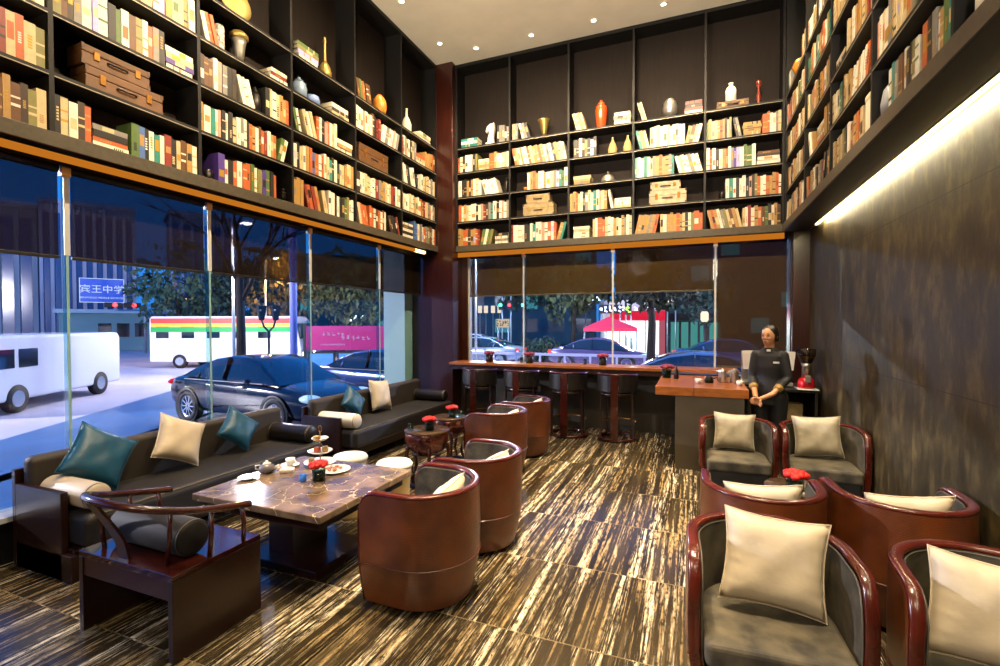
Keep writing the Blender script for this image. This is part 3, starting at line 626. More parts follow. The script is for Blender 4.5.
M_REDBR = mat('red_turned_wood', '7a2a18', .3)
M_DARKB = mat('dark_bronze', '1d1914', .35, metal=.5)
M_ZEBRA = mat('black_white_pattern', 'ddd8cc', .4, var=1, vscale=34, vcol='111111')
def lathe_thing(name, label, cat, parts):
    t = thing(name, label, cat)
    for pn, pr, m in parts: MB().lathe(pr, 28).build(pn, m, t)
    return t
def suitcase(name, label, w, h, d, m, dark):
    t = thing(name, label, 'suitcase')
    MB().box(-w/2, w/2, -d/2, d/2, 0, h*.62).build('body', m, t, bevel=.007)
    MB().box(-w/2, w/2, -d/2, d/2, h*.622, h).build('lid', m, t, bevel=.009)
    for sx in (-.3, .3):
        MB().box(sx*w-.02, sx*w+.02, -d/2-.008, -d/2, h*.36, h*.78).build('latch', M_GOLD if not dark else M_BRASS, t, bevel=.003)
    MB().tube([(-.07, -d/2, h*.45), (-.06, -d/2-.018, h*.45), (.06, -d/2-.018, h*.45), (.07, -d/2, h*.45)], .008).build('handle', M_LEATHER if dark else M_DARKB, t)
    for sx in (-1, 1):
        for z0 in (0, h-.035): MB().box(sx*w/2-.02 if sx > 0 else sx*w/2-.0015, sx*w/2+.0015 if sx > 0 else sx*w/2+.02, -d/2-.0015, -d/2+.02, z0, z0+.035).build('corner_guard', M_SUITD, t)
    return t
OBJB = {}
def reg(f): OBJB[f.__name__] = f; return f
@reg
def suitpair():
    return [(suitcase('suitcase', 'large brown leather suitcase, lower of the pair on left bookcase', .56, .175, .20, M_SUIT, True), T(0, 0, 0)),
            (suitcase('suitcase', 'smaller brown leather suitcase lying on top of a larger one', .48, .15, .19, M_SUIT, True), T(-.06, 0, .1765))]
@reg
def suitpale():
    return [(suitcase('suitcase', 'wide pale tan trunk, lower of two in second bay of back bookcase', .52, .20, .2, M_SUITP, False), T(0, 0, 0)),
            (suitcase('suitcase', 'narrow pale tan trunk upon the wider one, second bay of back bookcase', .40, .15, .19, M_SUITP, False), T(-.01, 0, .2015))]
@reg
def suitcream():
    m = mat('cream_trunk_canvas', 'b9a684', .6, var=.35, vscale=14, bump=.15)
    return [(suitcase('suitcase', 'cream trunk with dark straps, lower of two in fourth bay of back bookcase', .52, .21, .2, m, True), T(0, 0, 0)),
            (suitcase('suitcase', 'worn cream suitcase on top of the strapped trunk, fourth bay of back bookcase', .42, .13, .19, m, True), T(-.03, 0, .2115))]
@reg
def woodtrunk():
    t = suitcase('suitcase', 'brown wooden trunk standing in the fourth bay of left bookcase', .66, .27, .21, M_SUIT, True); return [(t, T(0, 0, 0))]
@reg
def longcase():
    a = suitcase('suitcase', 'long flat brown case carrying a white vase', .40, .11, .19, M_SUIT, True)
    b = lathe_thing('vase', 'white bottle vase standing on the flat brown case', 'vase', [('body', [(.045, 0), (.07, .01), (.072, .17), (.055, .21), (.028, .235), (.026, .26), (.034, .275)], M_PLASTER)])
    return [(a, T(0, 0, 0)), (b, T(-.02, 0, .1115))]
@reg
def darkmug(): 
    t = lathe_thing('mug', 'small dark mug beside the purple book on left bookcase', 'mug', [('body', [(.03, 0), (.034, .005), (.036, .1), (.032, .1), (.03, .01), (0, .01)], M_DARKB)])
    MB().tube([(.035, 0, .03), (.06, 0, .035), (.06, 0, .075), (.035, 0, .08)], .006).build('handle', M_DARKB, t); return [(t, T(0, -.08, 0))]
def figure(label, h=.2):
    return lathe_thing('figurine', label, 'figurine', [('base', [(.035, 0), (.035, .02), (.02, .025)], M_DARKB), ('body', [(.02, .025), (.03, .06), (.026, .1), (.034, h*.7), (.014, h*.78)], M_DARKB), ('head', [(.012, h*.78), (.022, h*.86), (.02, h*.94), (0, h)], M_DARKB)])
@reg
def darkfigure(): return [(figure('small dark figurine at right end of the lowest left shelf', .16), T(0, -.08, 0))]
@reg
def darkfigure2(): return [(figure('dark curled figurine between books in last bay of left bookcase', .26), T(0, -.08, 0))]
@reg
def darkfigure3(): return [(figure('slim dark figurine at right of first bay, back bookcase', .27), T(0, -.08, 0))]
@reg
def lantern():
    return [(lathe_thing('lidded_jar', 'dark ribbed lidded jar between books on left bookcase', 'jar', [('body', [(.03, 0), (.052, .03), (.058, .1), (.05, .19), (.034, .21)], M_DARKB), ('lid', [(.04, .21), (.04, .22), (.014, .24), (.018, .26), (0, .28)], M_DARKB)]), T(0, -.06, 0))]
@reg
def zebrabox():
    return [(lathe_thing('vase', 'black and white patterned cylinder vase near leaning books', 'vase', [('body', [(.042, 0), (.046, .01), (.046, .24), (.04, .25), (.036, .24), (.034, .02)], M_ZEBRA)]), T(0, -.06, 0))]
@reg
def silverurn():
    return [(lathe_thing('vase', 'silver urn with a flared ornate rim on left bookcase', 'vase', [('foot', [(.05, 0), (.05, .012), (.03, .03)], M_SILVER), ('body', [(.03, .03), (.045, .09), (.06, .2), (.07, .25)], M_SILVER), ('rim', [(.07, .25), (.09, .27), (.085, .30), (.06, .325), (.0, .33)], M_GOLD)]), T(0, -.03, 0))]
@reg
def shellplate():
    t = thing('display_plate', 'large green and amber display plate leaning on a stand', 'plate')
    MB().lathe([(0, 0), (.12, .01), (.19, .035), (.195, .04), (.12, .022), (0, .012)], 32, mtx=T(0, .03, .215) @ RX(R(78))).build('plate', mat('green_amber_glaze', '8fa070', .2, var=.5, vscale=5, vcol='c08a3a'), t)
    MB().box(-.06, .06, -.02, .08, 0, .02).build('stand', M_DARKB, t, bevel=.004); return [(t, T(0, 0, 0))]
@reg
def bluejar():
    return [(lathe_thing('lidded_jar', 'grey blue lidded jar on the left bookcase', 'jar', [('body', [(.05, 0), (.085, .04), (.09, .12), (.075, .18), (.045, .2)], M_BLUEJ), ('lid', [(.05, .2), (.048, .215), (.015, .23), (.018, .25), (0, .26)], M_BLUEJ)]), T(0, -.03, 0))]
@reg
def bluebowl():
    return [(lathe_thing('jar', 'small round blue pot beside the lidded jar', 'jar', [('body', [(.04, 0), (.08, .03), (.09, .075), (.075, .12), (.05, .13), (.045, .12)], mat('pale_blue_glaze', '7388b5', .25))]), T(0, -.03, 0))]
@reg
def stringlute():
    t = lathe_thing('bottle', 'gilded long necked bottle on the left bookcase top shelf', 'bottle', [('body', [(.05, 0), (.075, .03), (.08, .09), (.06, .16), (.03, .21)], M_GOLD), ('neck', [(.03, .21), (.018, .25), (.015, .45), (.022, .47), (.012, .52), (0, .53)], M_GOLD)]); return [(t, T(0, -.03, 0))]
@reg
def orangejar():
    return [(lathe_thing('vase', 'amber egg shaped vase on the left bookcase top shelf', 'vase', [('body', [(.05, 0), (.09, .05), (.105, .14), (.09, .22), (.05, .28), (.035, .295), (.03, .29)], M_AMBER)]), T(0, -.03, 0))]
@reg
def slimbottle(): return [(lathe_thing('bottle', 'short slim white bottle beside a taller pale one', 'bottle', [('body', [(.03, 0), (.04, .02), (.038, .08), (.016, .16), (.012, .24), (.016, .245)], M_IVORY)]), T(0, -.03, 0))]
@reg
def palebottle(): return [(lathe_thing('bottle', 'tall pale bottle vase in the last bay of left bookcase', 'bottle', [('body', [(.05, 0), (.075, .03), (.078, .14), (.05, .22), (.018, .28), (.016, .38), (.024, .39)], M_IVORY)]), T(0, -.03, 0))]
@reg
def horsehead():
    t = thing('horse_bust', 'white plaster horse head bust on the back bookcase', 'sculpture')
    MB().box(-.075, .075, -.055, .055, 0, .05).build('base', M_PLASTER, t, bevel=.006)
    pts = [(-.05, .05), (.065, .05), (.05, .13), (.06, .2), (.075, .27), (.07, .33), (.06, .385), (.045, .36), (.0, .365), (-.06, .32), (-.085, .25), (-.08, .225), (-.05, .235), (-.02, .255), (-.02, .21), (-.045, .13)]
    MB().prism([(a, b) for a, b in pts], -.035, .035, mtx=RX(PI/2)).build('head', M_PLASTER, t, bevel=.02, seg=3)
    MB().ell((-.02, -.037, .305), (.009, .006, .009)).build('eye', M_DARKB, t); return [(t, T(0, -.03, 0))]
@reg
def smallcup(): return [(lathe_thing('cup', 'small dark cup at left of books, second bay of back bookcase', 'cup', [('body', [(.022, 0), (.035, .04), (.036, .06), (.03, .05), (0, .01)], M_AMBER)]), T(0, -.08, 0))]
@reg
def smallcup2(): return [(lathe_thing('cup', 'small dark pot beside books, last bay of back bookcase', 'cup', [('body', [(.03, 0), (.045, .03), (.04, .08), (.025, .11), (.02, .1)], M_DARKB)]), T(0, -.08, 0))]
@reg
def goldvase(): return [(lathe_thing('vase', 'gold trophy shaped vase on back bookcase top shelf', 'vase', [('foot', [(.05, 0), (.05, .015), (.03, .03)], M_GOLD), ('body', [(.03, .03), (.04, .08), (.065, .19), (.09, .26), (.105, .285), (.098, .285), (.06, .2)], M_GOLD)]), T(0, -.03, 0))]
@reg
def silverdome():
    return [(lathe_thing('cloche', 'silver domed cloche with a knob on the back bookcase', 'cloche', [('dome', [(.105, 0), (.11, .015), (.1, .07), (.07, .11), (.03, .13), (0, .135)], M_SILVER), ('knob', [(.012, .13), (.01, .15), (.016, .16), (.012, .175), (0, .18)], M_SILVER)]), T(0, -.03, 0))]
def gourdt(l): return lathe_thing('vase', l, 'vase', [('body', [(.04, 0), (.065, .03), (.07, .09), (.045, .17), (.018, .22), (.014, .26), (.018, .27)], M_STRAW)])
@reg
def gourd(): return [(gourdt('left straw coloured gourd vase of the pair on back bookcase'), T(0, -.03, 0))]
@reg
def gourd2(): return [(gourdt('right straw coloured gourd vase of the pair on back bookcase'), T(0, -.03, 0))]
@reg
def redjar(): return [(lathe_thing('lidded_jar', 'tall orange lidded jar on the back bookcase top shelf', 'jar', [('body', [(.06, 0), (.065, .02), (.08, .15), (.09, .28), (.085, .34), (.05, .37)], M_ORANGE), ('lid', [(.058, .37), (.05, .4), (.02, .42), (.022, .44), (0, .455)], M_ORANGE)]), T(0, -.03, 0))]
@reg
def silveregg():
    return [(lathe_thing('ornament', 'silver egg ornament with a gold front on back bookcase', 'ornament', [('base', [(.07, 0), (.07, .02), (.06, .03)], M_DARKB), ('body', [(.06, .03), (.1, .09), (.105, .16), (.085, .24), (.045, .29), (0, .305)], M_SILVER)]), T(0, -.03, 0))]
@reg
def candlestick(): return [(lathe_thing('candlestick', 'turned red wood candlestick on back bookcase top shelf', 'candlestick', [('base', [(.06, 0), (.06, .012), (.03, .03)], M_REDBR), ('stem', [(.03, .03), (.015, .06), (.034, .1), (.03, .14), (.014, .19), (.013, .25), (.03, .29)], M_REDBR), ('cup', [(.03, .29), (.034, .31), (.03, .34), (.02, .34)], M_REDBR)]), T(0, -.03, 0))]
@reg
def goldorb(): return [(lathe_thing('ornament', 'round amber orb on right bookcase near the corner', 'ornament', [('base', [(.04, 0), (.04, .015), (.02, .02)], M_DARKB), ('orb', [(.02, .02), (.085, .06), (.11, .13), (.085, .2), (.03, .235), (0, .24)], M_AMBER)]), T(0, -.06, 0))]
@reg
def smallvase(): return [(lathe_thing('vase', 'small ivory vase among books on right bookcase', 'vase', [('body', [(.035, 0), (.05, .04), (.04, .12), (.02, .16), (.026, .18)], M_IVORY)]), T(0, -.06, 0))]
@reg
def creambox():
    t = thing('box', 'cream upright box at the end of lowest right shelf', 'box'); MB().box(-.07, .07, -.08, .08, 0, .26).build('body', M_IVORY, t, bevel=.004); MB().box(-.072, .072, -.082, .082, .262, .3).build('lid', M_IVORY, t, bevel=.004); return [(t, T(0, -.05, 0))]
@reg
def greydome(): return [(lathe_thing('ornament', 'grey dome ornament at left of lowest right shelf bay', 'ornament', [('base', [(.08, 0), (.08, .02)], M_DARKB), ('dome', [(.08, .02), (.085, .1), (.07, .19), (.035, .24), (0, .25)], mat('grey_stone_glaze', '8a8d92', .3))]), T(0, -.06, 0))]
for k, m in SHELFOBJ:
    for t, off in OBJB[k](): t.matrix_world = m @ off

# ------------------------------------------------------------------ cushions and tub chairs
def pillow_mesh(w, h, t, seed=0, n=18):
    r = random.Random(seed); ph = [r.uniform(0, 6.28) for _ in range(6)]
    mb = MB()
    for sgn in (1, -1):
        vs = []; fs = []
        for i in range(n+1):
            for j in range(n+1):
                u = -1+2*i/n; v = -1+2*j/n
                x = u*w/2*(1-.10*(1-v*v)); z = v*h/2*(1-.10*(1-u*u))
                e = max(0, (1-u**4)*(1-v**4)); th = t/2*e**.62
                wr = .003*e*(math.sin(7*u+3*v+ph[0])+math.sin(5*v-6*u+ph[1]))+.009*math.sin(21*v+ph[2])*max(0, abs(u)-.6)*2.2*e**.3+.007*math.sin(21*u+ph[3])*max(0, abs(v)-.6)*2.2*e**.3
                y = sgn*(th+wr*(1 if e > 0 else 0)) if 0 < i < n and 0 < j < n else 0
                vs.append((x, y, z))
        for i in range(n):
            for j in range(n):
                a = i*(n+1)+j; q = (a, a+1, a+n+2, a+n+1); fs.append(q if sgn > 0 else q[::-1])
        mb.add(vs, fs, 0, True)
    return mb
def pillow(label, w, h, t, m, M, seed=0, cat='cushion', group=None):
    mb = pillow_mesh(w, h, t, seed)
    o = mb.build('throw_cushion', m); o.matrix_world = M
    n = 18; path = []
    for k in range(4):
        for i in range(10):
            q = -1+2*i/10; u, v = [(q, -1), (1, q), (-q, 1), (-1, -q)][k]
            path.append((u*w/2*(1-.10*(1-v*v)), 0, v*h/2*(1-.10*(1-u*u))))
    MB().tube(path, .004, 6, closed=True).build('piping', m, o)
    return tag(o, label, cat, group)

RAD = .33; STR = .25
def uplan(off, ns=4, na=22):
    r = RAD+off; pts = []
    for i in range(ns): pts.append((-r, -STR+STR*i/ns, -1, 0))
    for i in range(na+1):
        a = PI-PI*i/na; pts.append((r*math.cos(a), r*math.sin(a), math.cos(a), math.sin(a)))
    for i in range(1, ns+1): pts.append((r, -STR*i/ns, 1, 0))
    return pts
def prof(z):
    P = [(0, -.055), (.03, -.05), (.12, -.028), (.26, -.002), (.275, -.006), (.29, 0), (.45, .004), (.68, 0)]
    for (a, p), (b, q) in zip(P, P[1:]):
        if a <= z <= b: return p+(q-p)*(z-a)/(b-a)
    return 0
HT = .68; RC = .10
def sdist(pts):
    d = [0]
    for a, b in zip(pts, pts[1:]): d.append(d[-1]+math.hypot(b[0]-a[0], b[1]-a[1]))
    return d
def dense(off):
    # plan points with extra samples near the rounded front corners
    base = uplan(off, 10, 30); return base
def Hs(s, L):
    q = min(s, L-s)
    return HT-(RC-math.sqrt(max(0, RC*RC-(RC-q)**2))) if q < RC else HT
def build_tub():
    t = thing('tub_chair', 'tub chair', 'armchair')
    # outer woven shell
    pts = dense(0); D = sdist(pts); L = D[-1]; rows = 14
    def shell(off0, zb, drop, name, m, out, useprof):
        vs = []; fs = []; uv = []
        for (x, y, nx, ny), s in zip(pts, D):
            h = Hs(s, L)-drop
            for k in range(rows+1):
                z = zb+(max(h, zb+.02)-zb)*k/rows; o = off0+(prof(z) if useprof else min(0, prof(z)))
                vs.append((x+nx*o, y+ny*o, z)); uv.append((s, z))
        for i in range(len(pts)-1):
            for k in range(rows):
                a = i*(rows+1)+k; q = (a, a+1, a+rows+2, a+rows+1); fs.append(q if out else q[::-1])
        me = bpy.data.meshes.new(name); me.from_pydata(vs, [], fs); me.materials.append(m)
        ul = me.uv_layers.new(name='uv')
        for lp in me.loops: ul.data[lp.index].uv = uv[lp.vertex_index]
        me.polygons.foreach_set('use_smooth', [True]*len(fs)); me.update()
        o = bpy.data.objects.new(name, me); C.objects.link(o); o.parent = t; return o
    shell(0, .03, .0, 'woven_shell', M_WOVEN, True, True)
    shell(-.055, .10, .004, 'inner_lining', M_VELVET, False, False)
    # seam ring round the shell
    MB().tube([(x+nx*.0005, y+ny*.0005, .275) for x, y, nx, ny in pts], .0045, 6).build('seam', M_WOVEN, t)
    # red timber rim that runs up both fronts and round the top
    path = []; fr = []
    nF = 8
    def addp(i, z, A, B): path.append((pts[i][0]-pts[i][2]*.024+prof(z)*pts[i][2], pts[i][1]-pts[i][3]*.024+prof(z)*pts[i][3], z)); fr.append((A, B))
    nrm0 = Vector((pts[0][2], pts[0][3], 0)); fwd = Vector((0, -1, 0))
    for k in range(nF): addp(0, .03+(HT-RC-.03)*k/nF, nrm0, fwd)
    for i in range(len(pts)):
        s = D[i]; h = Hs(s, L); q = min(s, L-s); A = Vector((pts[i][2], pts[i][3], 0)); tg = Vector((0, 0, 1)).cross(A)
        if q < RC:
            ca = math.acos(max(-1, min(1, (RC-q)/RC))); B = Vector((0, -math.cos(ca), math.sin(ca)))
        else: B = Vector((0, 0, 1))
        path.append((pts[i][0]-pts[i][2]*.024, pts[i][1]-pts[i][3]*.024, h)); fr.append((A, B))
    e_ = len(pts)-1
    for k in range(nF-1, -1, -1): addp(e_, .03+(HT-RC-.03)*k/nF, Vector((pts[e_][2], pts[e_][3], 0)), fwd)
    sec = []
    for k in range(12):
        a = 2*PI*k/12; ca, sa = math.cos(a), math.sin(a)
        sec.append((.025*math.copysign(abs(ca)**.6, ca), .016*math.copysign(abs(sa)**.6, sa)))
    MB().sweep(path, sec, up=lambda i: fr[i]).build('timber_rim', M_RIM, t)
    # lining piping
    pin = [(p[0]-fr[i][0].x*.030, p[1]-fr[i][0].y*.030, p[2]-.012) for i, p in enumerate(path)]
    MB().tube(pin, .0035, 6).build('lining_piping', M_PIPE, t)
    inn = [(p[0], p[1]) for p in uplan(-.06)]
    MB().prism([(x*.86, y*.86-.02) for x, y in inn], 0, .04).build('plinth', M_BLACK, t)
    seatp = [(x, y) for x, y in inn]; seatp[0] = (seatp[0][0], -.30); seatp[-1] = (seatp[-1][0], -.30)
    MB().prism([(x*.93, y*.97) for x, y in seatp], .04, .265).build('seat_base', M_VELVETD, t, bevel=.01)
    seatp[0] = (seatp[0][0], -.315); seatp[-1] = (seatp[-1][0], -.315)
    MB().prism(seatp, .265, .375).build('seat_cushion', M_VELVET, t, bevel=.028, seg=4)
    return t
tub0 = build_tub()
# position, heading (0 = facing the camera side), label, cushion material, cushion label, cushion pose
TUBS = [
 ((2.60, 2.58), -PI/2, 'nearest of the left woven tub chairs, beside the near end of marble table', M_CREAM, 'cream cushion in the nearest woven tub chair beside marble table', (.37, .30, 8, 22)),
 ((2.61, 3.33), -PI/2, 'second woven tub chair along the marble table, just behind the nearest one', M_CREAM, 'cream cushion in the second woven tub chair beside marble table', (.37, .30, -5, 22)),
 ((2.10, 4.98), -PI/2, 'woven tub chair next to the round tables, before the bar stools', M_CREAM, 'cream cushion in the tub chair next to the round tables', (.37, .30, 4, 22)),
 ((2.13, 5.80), -PI/2, 'farthest woven tub chair on the left, closest to the bar stools', M_CREAM, 'cream cushion in the farthest left tub chair near bar stools', (.37, .30, 5, 22)),
 ((4.43, 2.40), 0.05, 'large velvet tub chair at front, facing the camera, with square cream cushion', M_CREAM, 'large square cream cushion in the front tub chair facing the camera', (.42, .40, 5, 13)),
 ((5.20, 2.36), -0.08, 'front tub chair against the bronze wall, cut by the right edge', M_CREAM, 'pale cream cushion in the tub chair at the right edge', (.42, .38, 6, 13)),
 ((4.505, 3.26), PI, 'tub chair seen from behind, in front of the red flower table', M_CREAM, 'cream cushion lying low in the tub chair before the red flower', (.40, .345, 4, 13)),
 ((5.205, 3.36), PI+.06, 'dark red tub chair seen from behind along the bronze wall', M_CREAM, 'cream cushion showing over the back of the chair along bronze wall', (.40, .34, 4, 13)),
 ((4.51, 5.22), 0.03, 'left of the two far tub chairs facing the camera before the bar', M_TAUPE, 'taupe cushion in the left far chair before the bar', (.38, .36, 2, 14)),
 ((5.212, 5.22), -0.02, 'right of the two far tub chairs, beside the bronze wall', M_TAUPE, 'taupe cushion in the right far chair beside bronze wall', (.40, .38, -3, 14))]
PX = {4: (.03, 0, 0), 5: (-.04, 0, 0)}
for i, ((x, y), rz, lb, cm, cl, (pw, ph, roll, tl)) in enumerate(TUBS):
    t = tub0 if i == 0 else dup(tub0, (0, 0, 0))
    t.location = (x, y, 0); t.rotation_euler = (0, 0, rz); t['label'] = lb; t['group'] = 'woven tub chairs'
    low = .378
    M = T(x, y, 0) @ RZ(rz) @ T(PX.get(i, (0, 0, 0))[0], .135-(pw-.40)*1.2+PX.get(i, (0, 0, 0))[1], low+PX.get(i, (0, 0, 0))[2]) @ RX(R(-15)) @ T(0, -.0, ph/2) @ RY(R(roll)) 
    pv = [Vector(v) for v in pillow_mesh(pw, ph, .13, i).v]; q_ = PX.get(i, (0, 0, 0))
    A = RX(R(-tl)) @ RY(R(roll)); pv = [A @ v for v in pv]; dz = .383-min(v.z for v in pv); dy = .2
    def clear(v, y):
        yy = v.y+y; x = v.x+q_[0]
        return (math.hypot(x, yy) if yy > 0 else abs(x)) < .262
    while dy > -.1 and not all(clear(v, dy) for v in pv): dy -= .006
    pillow(cl, pw, ph, .13, cm, T(x, y, 0) @ RZ(rz) @ T(q_[0], dy, dz) @ A, i, group='tub chair cushions')

# ------------------------------------------------------------------ sofas
def rbox(mb, x0, x1, y0, y1, z0, z1): return mb.box(x0, x1, y0, y1, z0, z1)
def sofa(label, ya, yb, seed, endarm):
    t = thing('sofa', label, 'sofa', (.1, (ya+yb)/2, 0), group='long velvet sofas')
    def L(o): o.location = (o.location[0]-.1, o.location[1]-(ya+yb)/2, 0); return o
    L(MB().box(-.16, .44, ya+.03, yb-.03, .08, .20).build('base_frame', M_DARKWOOD, t, bevel=.005))
    for yy in (ya+.04, yb-.14):
        for xx in (-.14, .36): L(MB().box(xx, xx+.09, yy, yy+.10, 0, .08).build('foot', M_DARKWOOD, t))
    L(MB().box(-.19, -.15, ya, yb, 0, .66).build('back_board', M_DARKWOOD, t, bevel=.004))
    L(MB().box(-.15, .375, ya, ya+.04, 0, .565).build('arm_panel', M_DARKWOOD, t, bevel=.004))
    L(MB().box(-.15, .47, ya+.0, ya+.10, 0, .17).build('front_block', M_DARKWOOD, t, bevel=.004))
    if endarm: L(MB().box(-.15, .42, yb-.04, yb, 0, .50).build('arm_panel', M_DARKWOOD, t, bevel=.004))
    s = L(MB().box(-.04, .56, ya+.045, yb-.045, .205, .425).build('seat_cushion', M_SOFA, t, bevel=.05, seg=5)); 
    MB().tube([(.545, ya+.09, .412), (.545, yb-.09, .412)], .006, 6).build('piping', M_PIPE, s)
    MB().tube([(.548, ya+.09, .225), (.548, yb-.09, .225)], .006, 6).build('piping', M_PIPE, s)
    L(MB().box(-.145, -.03, ya+.03, yb-.03, .36, .745).build('back_cushion', M_SOFABACK, t, bevel=.045, seg=5))
    return t
def bolster(label, x0, x1, y, z, r, m, along='X', rz=0):
    t = thing('bolster', label, 'bolster', ((x0+x1)/2, y, z), rz); h = (x1-x0)/2
    prof_ = [(0, -h), (r*.8, -h), (r*.95, -h+.012), (r, -h+.035), (r, h-.035), (r*.95, h-.012), (r*.8, h), (0, h)]
    MB().lathe(prof_, 28, mtx=RY(PI/2), caps=False).build('roll', m, t)
    for s in (-1, 1): MB().lathe([(r*.97, s*(h-.014)-.004), (r*.99, s*(h-.014)), (r*.97, s*(h-.014)+.004)], 28, mtx=RY(PI/2), caps=False).build('piping', M_PIPE if m != M_CREAM else M_DARKWOOD, t)
    return t
sofa('long dark velvet sofa nearest the camera below the left windows', 1.80, 4.02, 1, False)
sofa('far dark velvet sofa below the left windows near the corner column', 4.42, 6.90, 2, False)
bolster('cream bolster against the arm panel of the nearest sofa', -.02, .50, 1.945, .516, .087, M_CREAM)
bolster('dark leather bolster at the far end of the nearest sofa', -.02, .50, 3.86, .516, .087, M_LEATHER)
M_OFFW = mat('off_white_cotton', 'ddd5c4', .6, bump=.1, bscale=90)
bolster('white bolster against the arm panel of the far sofa', -.02, .52, 4.565, .516, .087, M_OFFW)
bolster('dark bolster at the far end of the second sofa', -.02, .52, 6.70, .516, .087, M_LEATHER)
def sofacush(label, m, y, size, roll, lean=14, x=.02, seed=0, yaw=0, zc=None):
    d = size/2*(abs(math.cos(R(roll)))+abs(math.sin(R(roll))))*.96
    A = RZ(PI/2+yaw) @ RX(R(-lean)) @ RY(R(roll)); pv = [A @ Vector(v) for v in pillow_mesh(size, size, .14, seed).v]
    M = T(-.022-min(v.x for v in pv), y, .432-min(v.z for v in pv)) @ A
    return pillow(label, size, size, .14, m, M, seed, group='sofa cushions')
sofacush('large teal cushion on its corner, left end of nearest sofa', M_TEAL, 2.17, .40, 36, 24, .10, 21)
sofacush('champagne satin cushion tilted on the nearest sofa', M_CREAM, 2.77, .385, 26, 22, .08, 22)
sofacush('teal cushion on its corner, middle of the nearest sofa', M_TEAL, 3.34, .335, 42, 24, .06, 23)
sofacush('teal cushion on its corner on the far sofa', M_TEAL, 5.02, .335, 46, 24, .06, 24)
sofacush('champagne cushion upright on the far sofa by glass', M_CREAM, 5.62, .42, 6, 14, .07, 25)

# ------------------------------------------------------------------ horseshoe armchair
t = thing('horseshoe_armchair', 'low dark timber armchair with curved horseshoe rail, seat box and bolster', 'armchair', (1.39, 1.80, 0))
def rel(o): o.location = (-1.39, -1.80, 0); return o
M_GLOSSW = mat('glossy_dark_timber', '34110a', .06, var=.4, vscale=4, stretch=(1, 9, 9), coat=.8)
M_SHOE = mat('polished_rail_timber', '41160e', .18, var=.35, vscale=5, coat=.7)
rel(MB().box(1.05, 1.80, 1.55, 2.06, .40, .43).build('seat_board', M_GLOSSW, t, bevel=.003))
rel(MB().box(1.765, 1.80, 1.55, 2.06, 0, .399).build('side_panel', M_DARKWOOD, t, bevel=.002))
rel(MB().box(1.05, 1.085, 1.55, 2.06, 0, .399).build('side_panel', M_DARKWOOD, t, bevel=.002))
rel(MB().box(1.086, 1.764, 1.555, 1.58, .30, .399).build('apron', M_REDWOOD, t))
rel(MB().box(1.086, 1.764, 2.03, 2.055, .30, .399).build('apron', M_REDWOOD, t))
def crom(P, k=8):
    out = []; P = [Vector(p) for p in P]
    for i in range(len(P)-1):
        a = P[max(i-1, 0)]; b = P[i]; c = P[i+1]; d = P[min(i+2, len(P)-1)]
        for j in range(k):
            s = j/k; out.append(.5*((2*b)+(c-a)*s+(2*a-5*b+4*c-d)*s*s+(3*b-a-3*c+d)*s**3))
    out.append(P[-1]); return out
rail = crom([(1.10, 2.02, .615), (1.09, 1.88, .645), (1.10, 1.66, .70), (1.18, 1.52, .755), (1.40, 1.44, .785), (1.62, 1.49, .757), (1.74, 1.65, .705), (1.78, 1.82, .665), (1.805, 1.99, .635)])
rel(MB().tube(rail, .019, 12).build('horseshoe_rail', M_SHOE, t))
for a, b in (((1.66, 1.62, .43), (1.715, 1.60, .72)), ((1.765, 1.77, .43), (1.77, 1.78, .672)), ((1.785, 1.96, .43), (1.80, 1.94, .645)), ((1.15, 1.62, .43), (1.12, 1.60, .718)), ((1.10, 1.78, .43), (1.092, 1.78, .672)), ((1.09, 1.96, .43), (1.095, 1.94, .632))):
    rel(MB().tube([a, ((a[0]+b[0])/2+.008, (a[1]+b[1])/2, (a[2]+b[2])/2), b], .012, 8).build('post', M_SHOE, t))
spl = crom([(1.385, 1.585, .43), (1.385, 1.56, .54), (1.385, 1.50, .66), (1.382, 1.435, .772)], 5)
rel(MB().sweep(spl, [(-.04, -.007), (.04, -.007), (.04, .007), (-.04, .007)], smooth=False, up=lambda i: (Vector((1, 0, 0)), Vector((0, .9, .35)))).build('back_splat', M_REDWOOD, t))
bolster('black velvet bolster on the seat of the horseshoe armchair', 1.13, 1.70, 1.735, .5265, .095, M_VELVETD)

# ------------------------------------------------------------------ marble table and what stands on it
TX0, TX1, TY0, TY1, TZ = 1.03, 2.11, 2.20, 3.19, .52
t = thing('marble_table', 'low brown veined marble table between the sofa and tub chairs', 'table', (1.57, 2.69, 0))
def rel2(o): o.location = (-1.57, -2.69, 0); return o
rel2(MB().box(TX0, TX1, TY0, TY1, .475, TZ).build('marble_top', M_MARBLE, t, bevel=.006))
rel2(MB().box(TX0+.05, TX1-.05, TY0+.05, TY1-.05, .41, .475).build('apron', M_DARKWOOD, t, bevel=.003))
rel2(MB().box(1.36, 1.58, 2.52, 2.86, .055, .41).build('pedestal', M_DARKWOOD, t, bevel=.004))
rel2(MB().box(1.25, 1.89, 2.405, 2.95, 0, .055).build('base_plate', M_DARKWOOD, t, bevel=.008))
def place(parts, loc, rz=0): parts.location = loc; parts.rotation_euler = (0, 0, rz); return parts
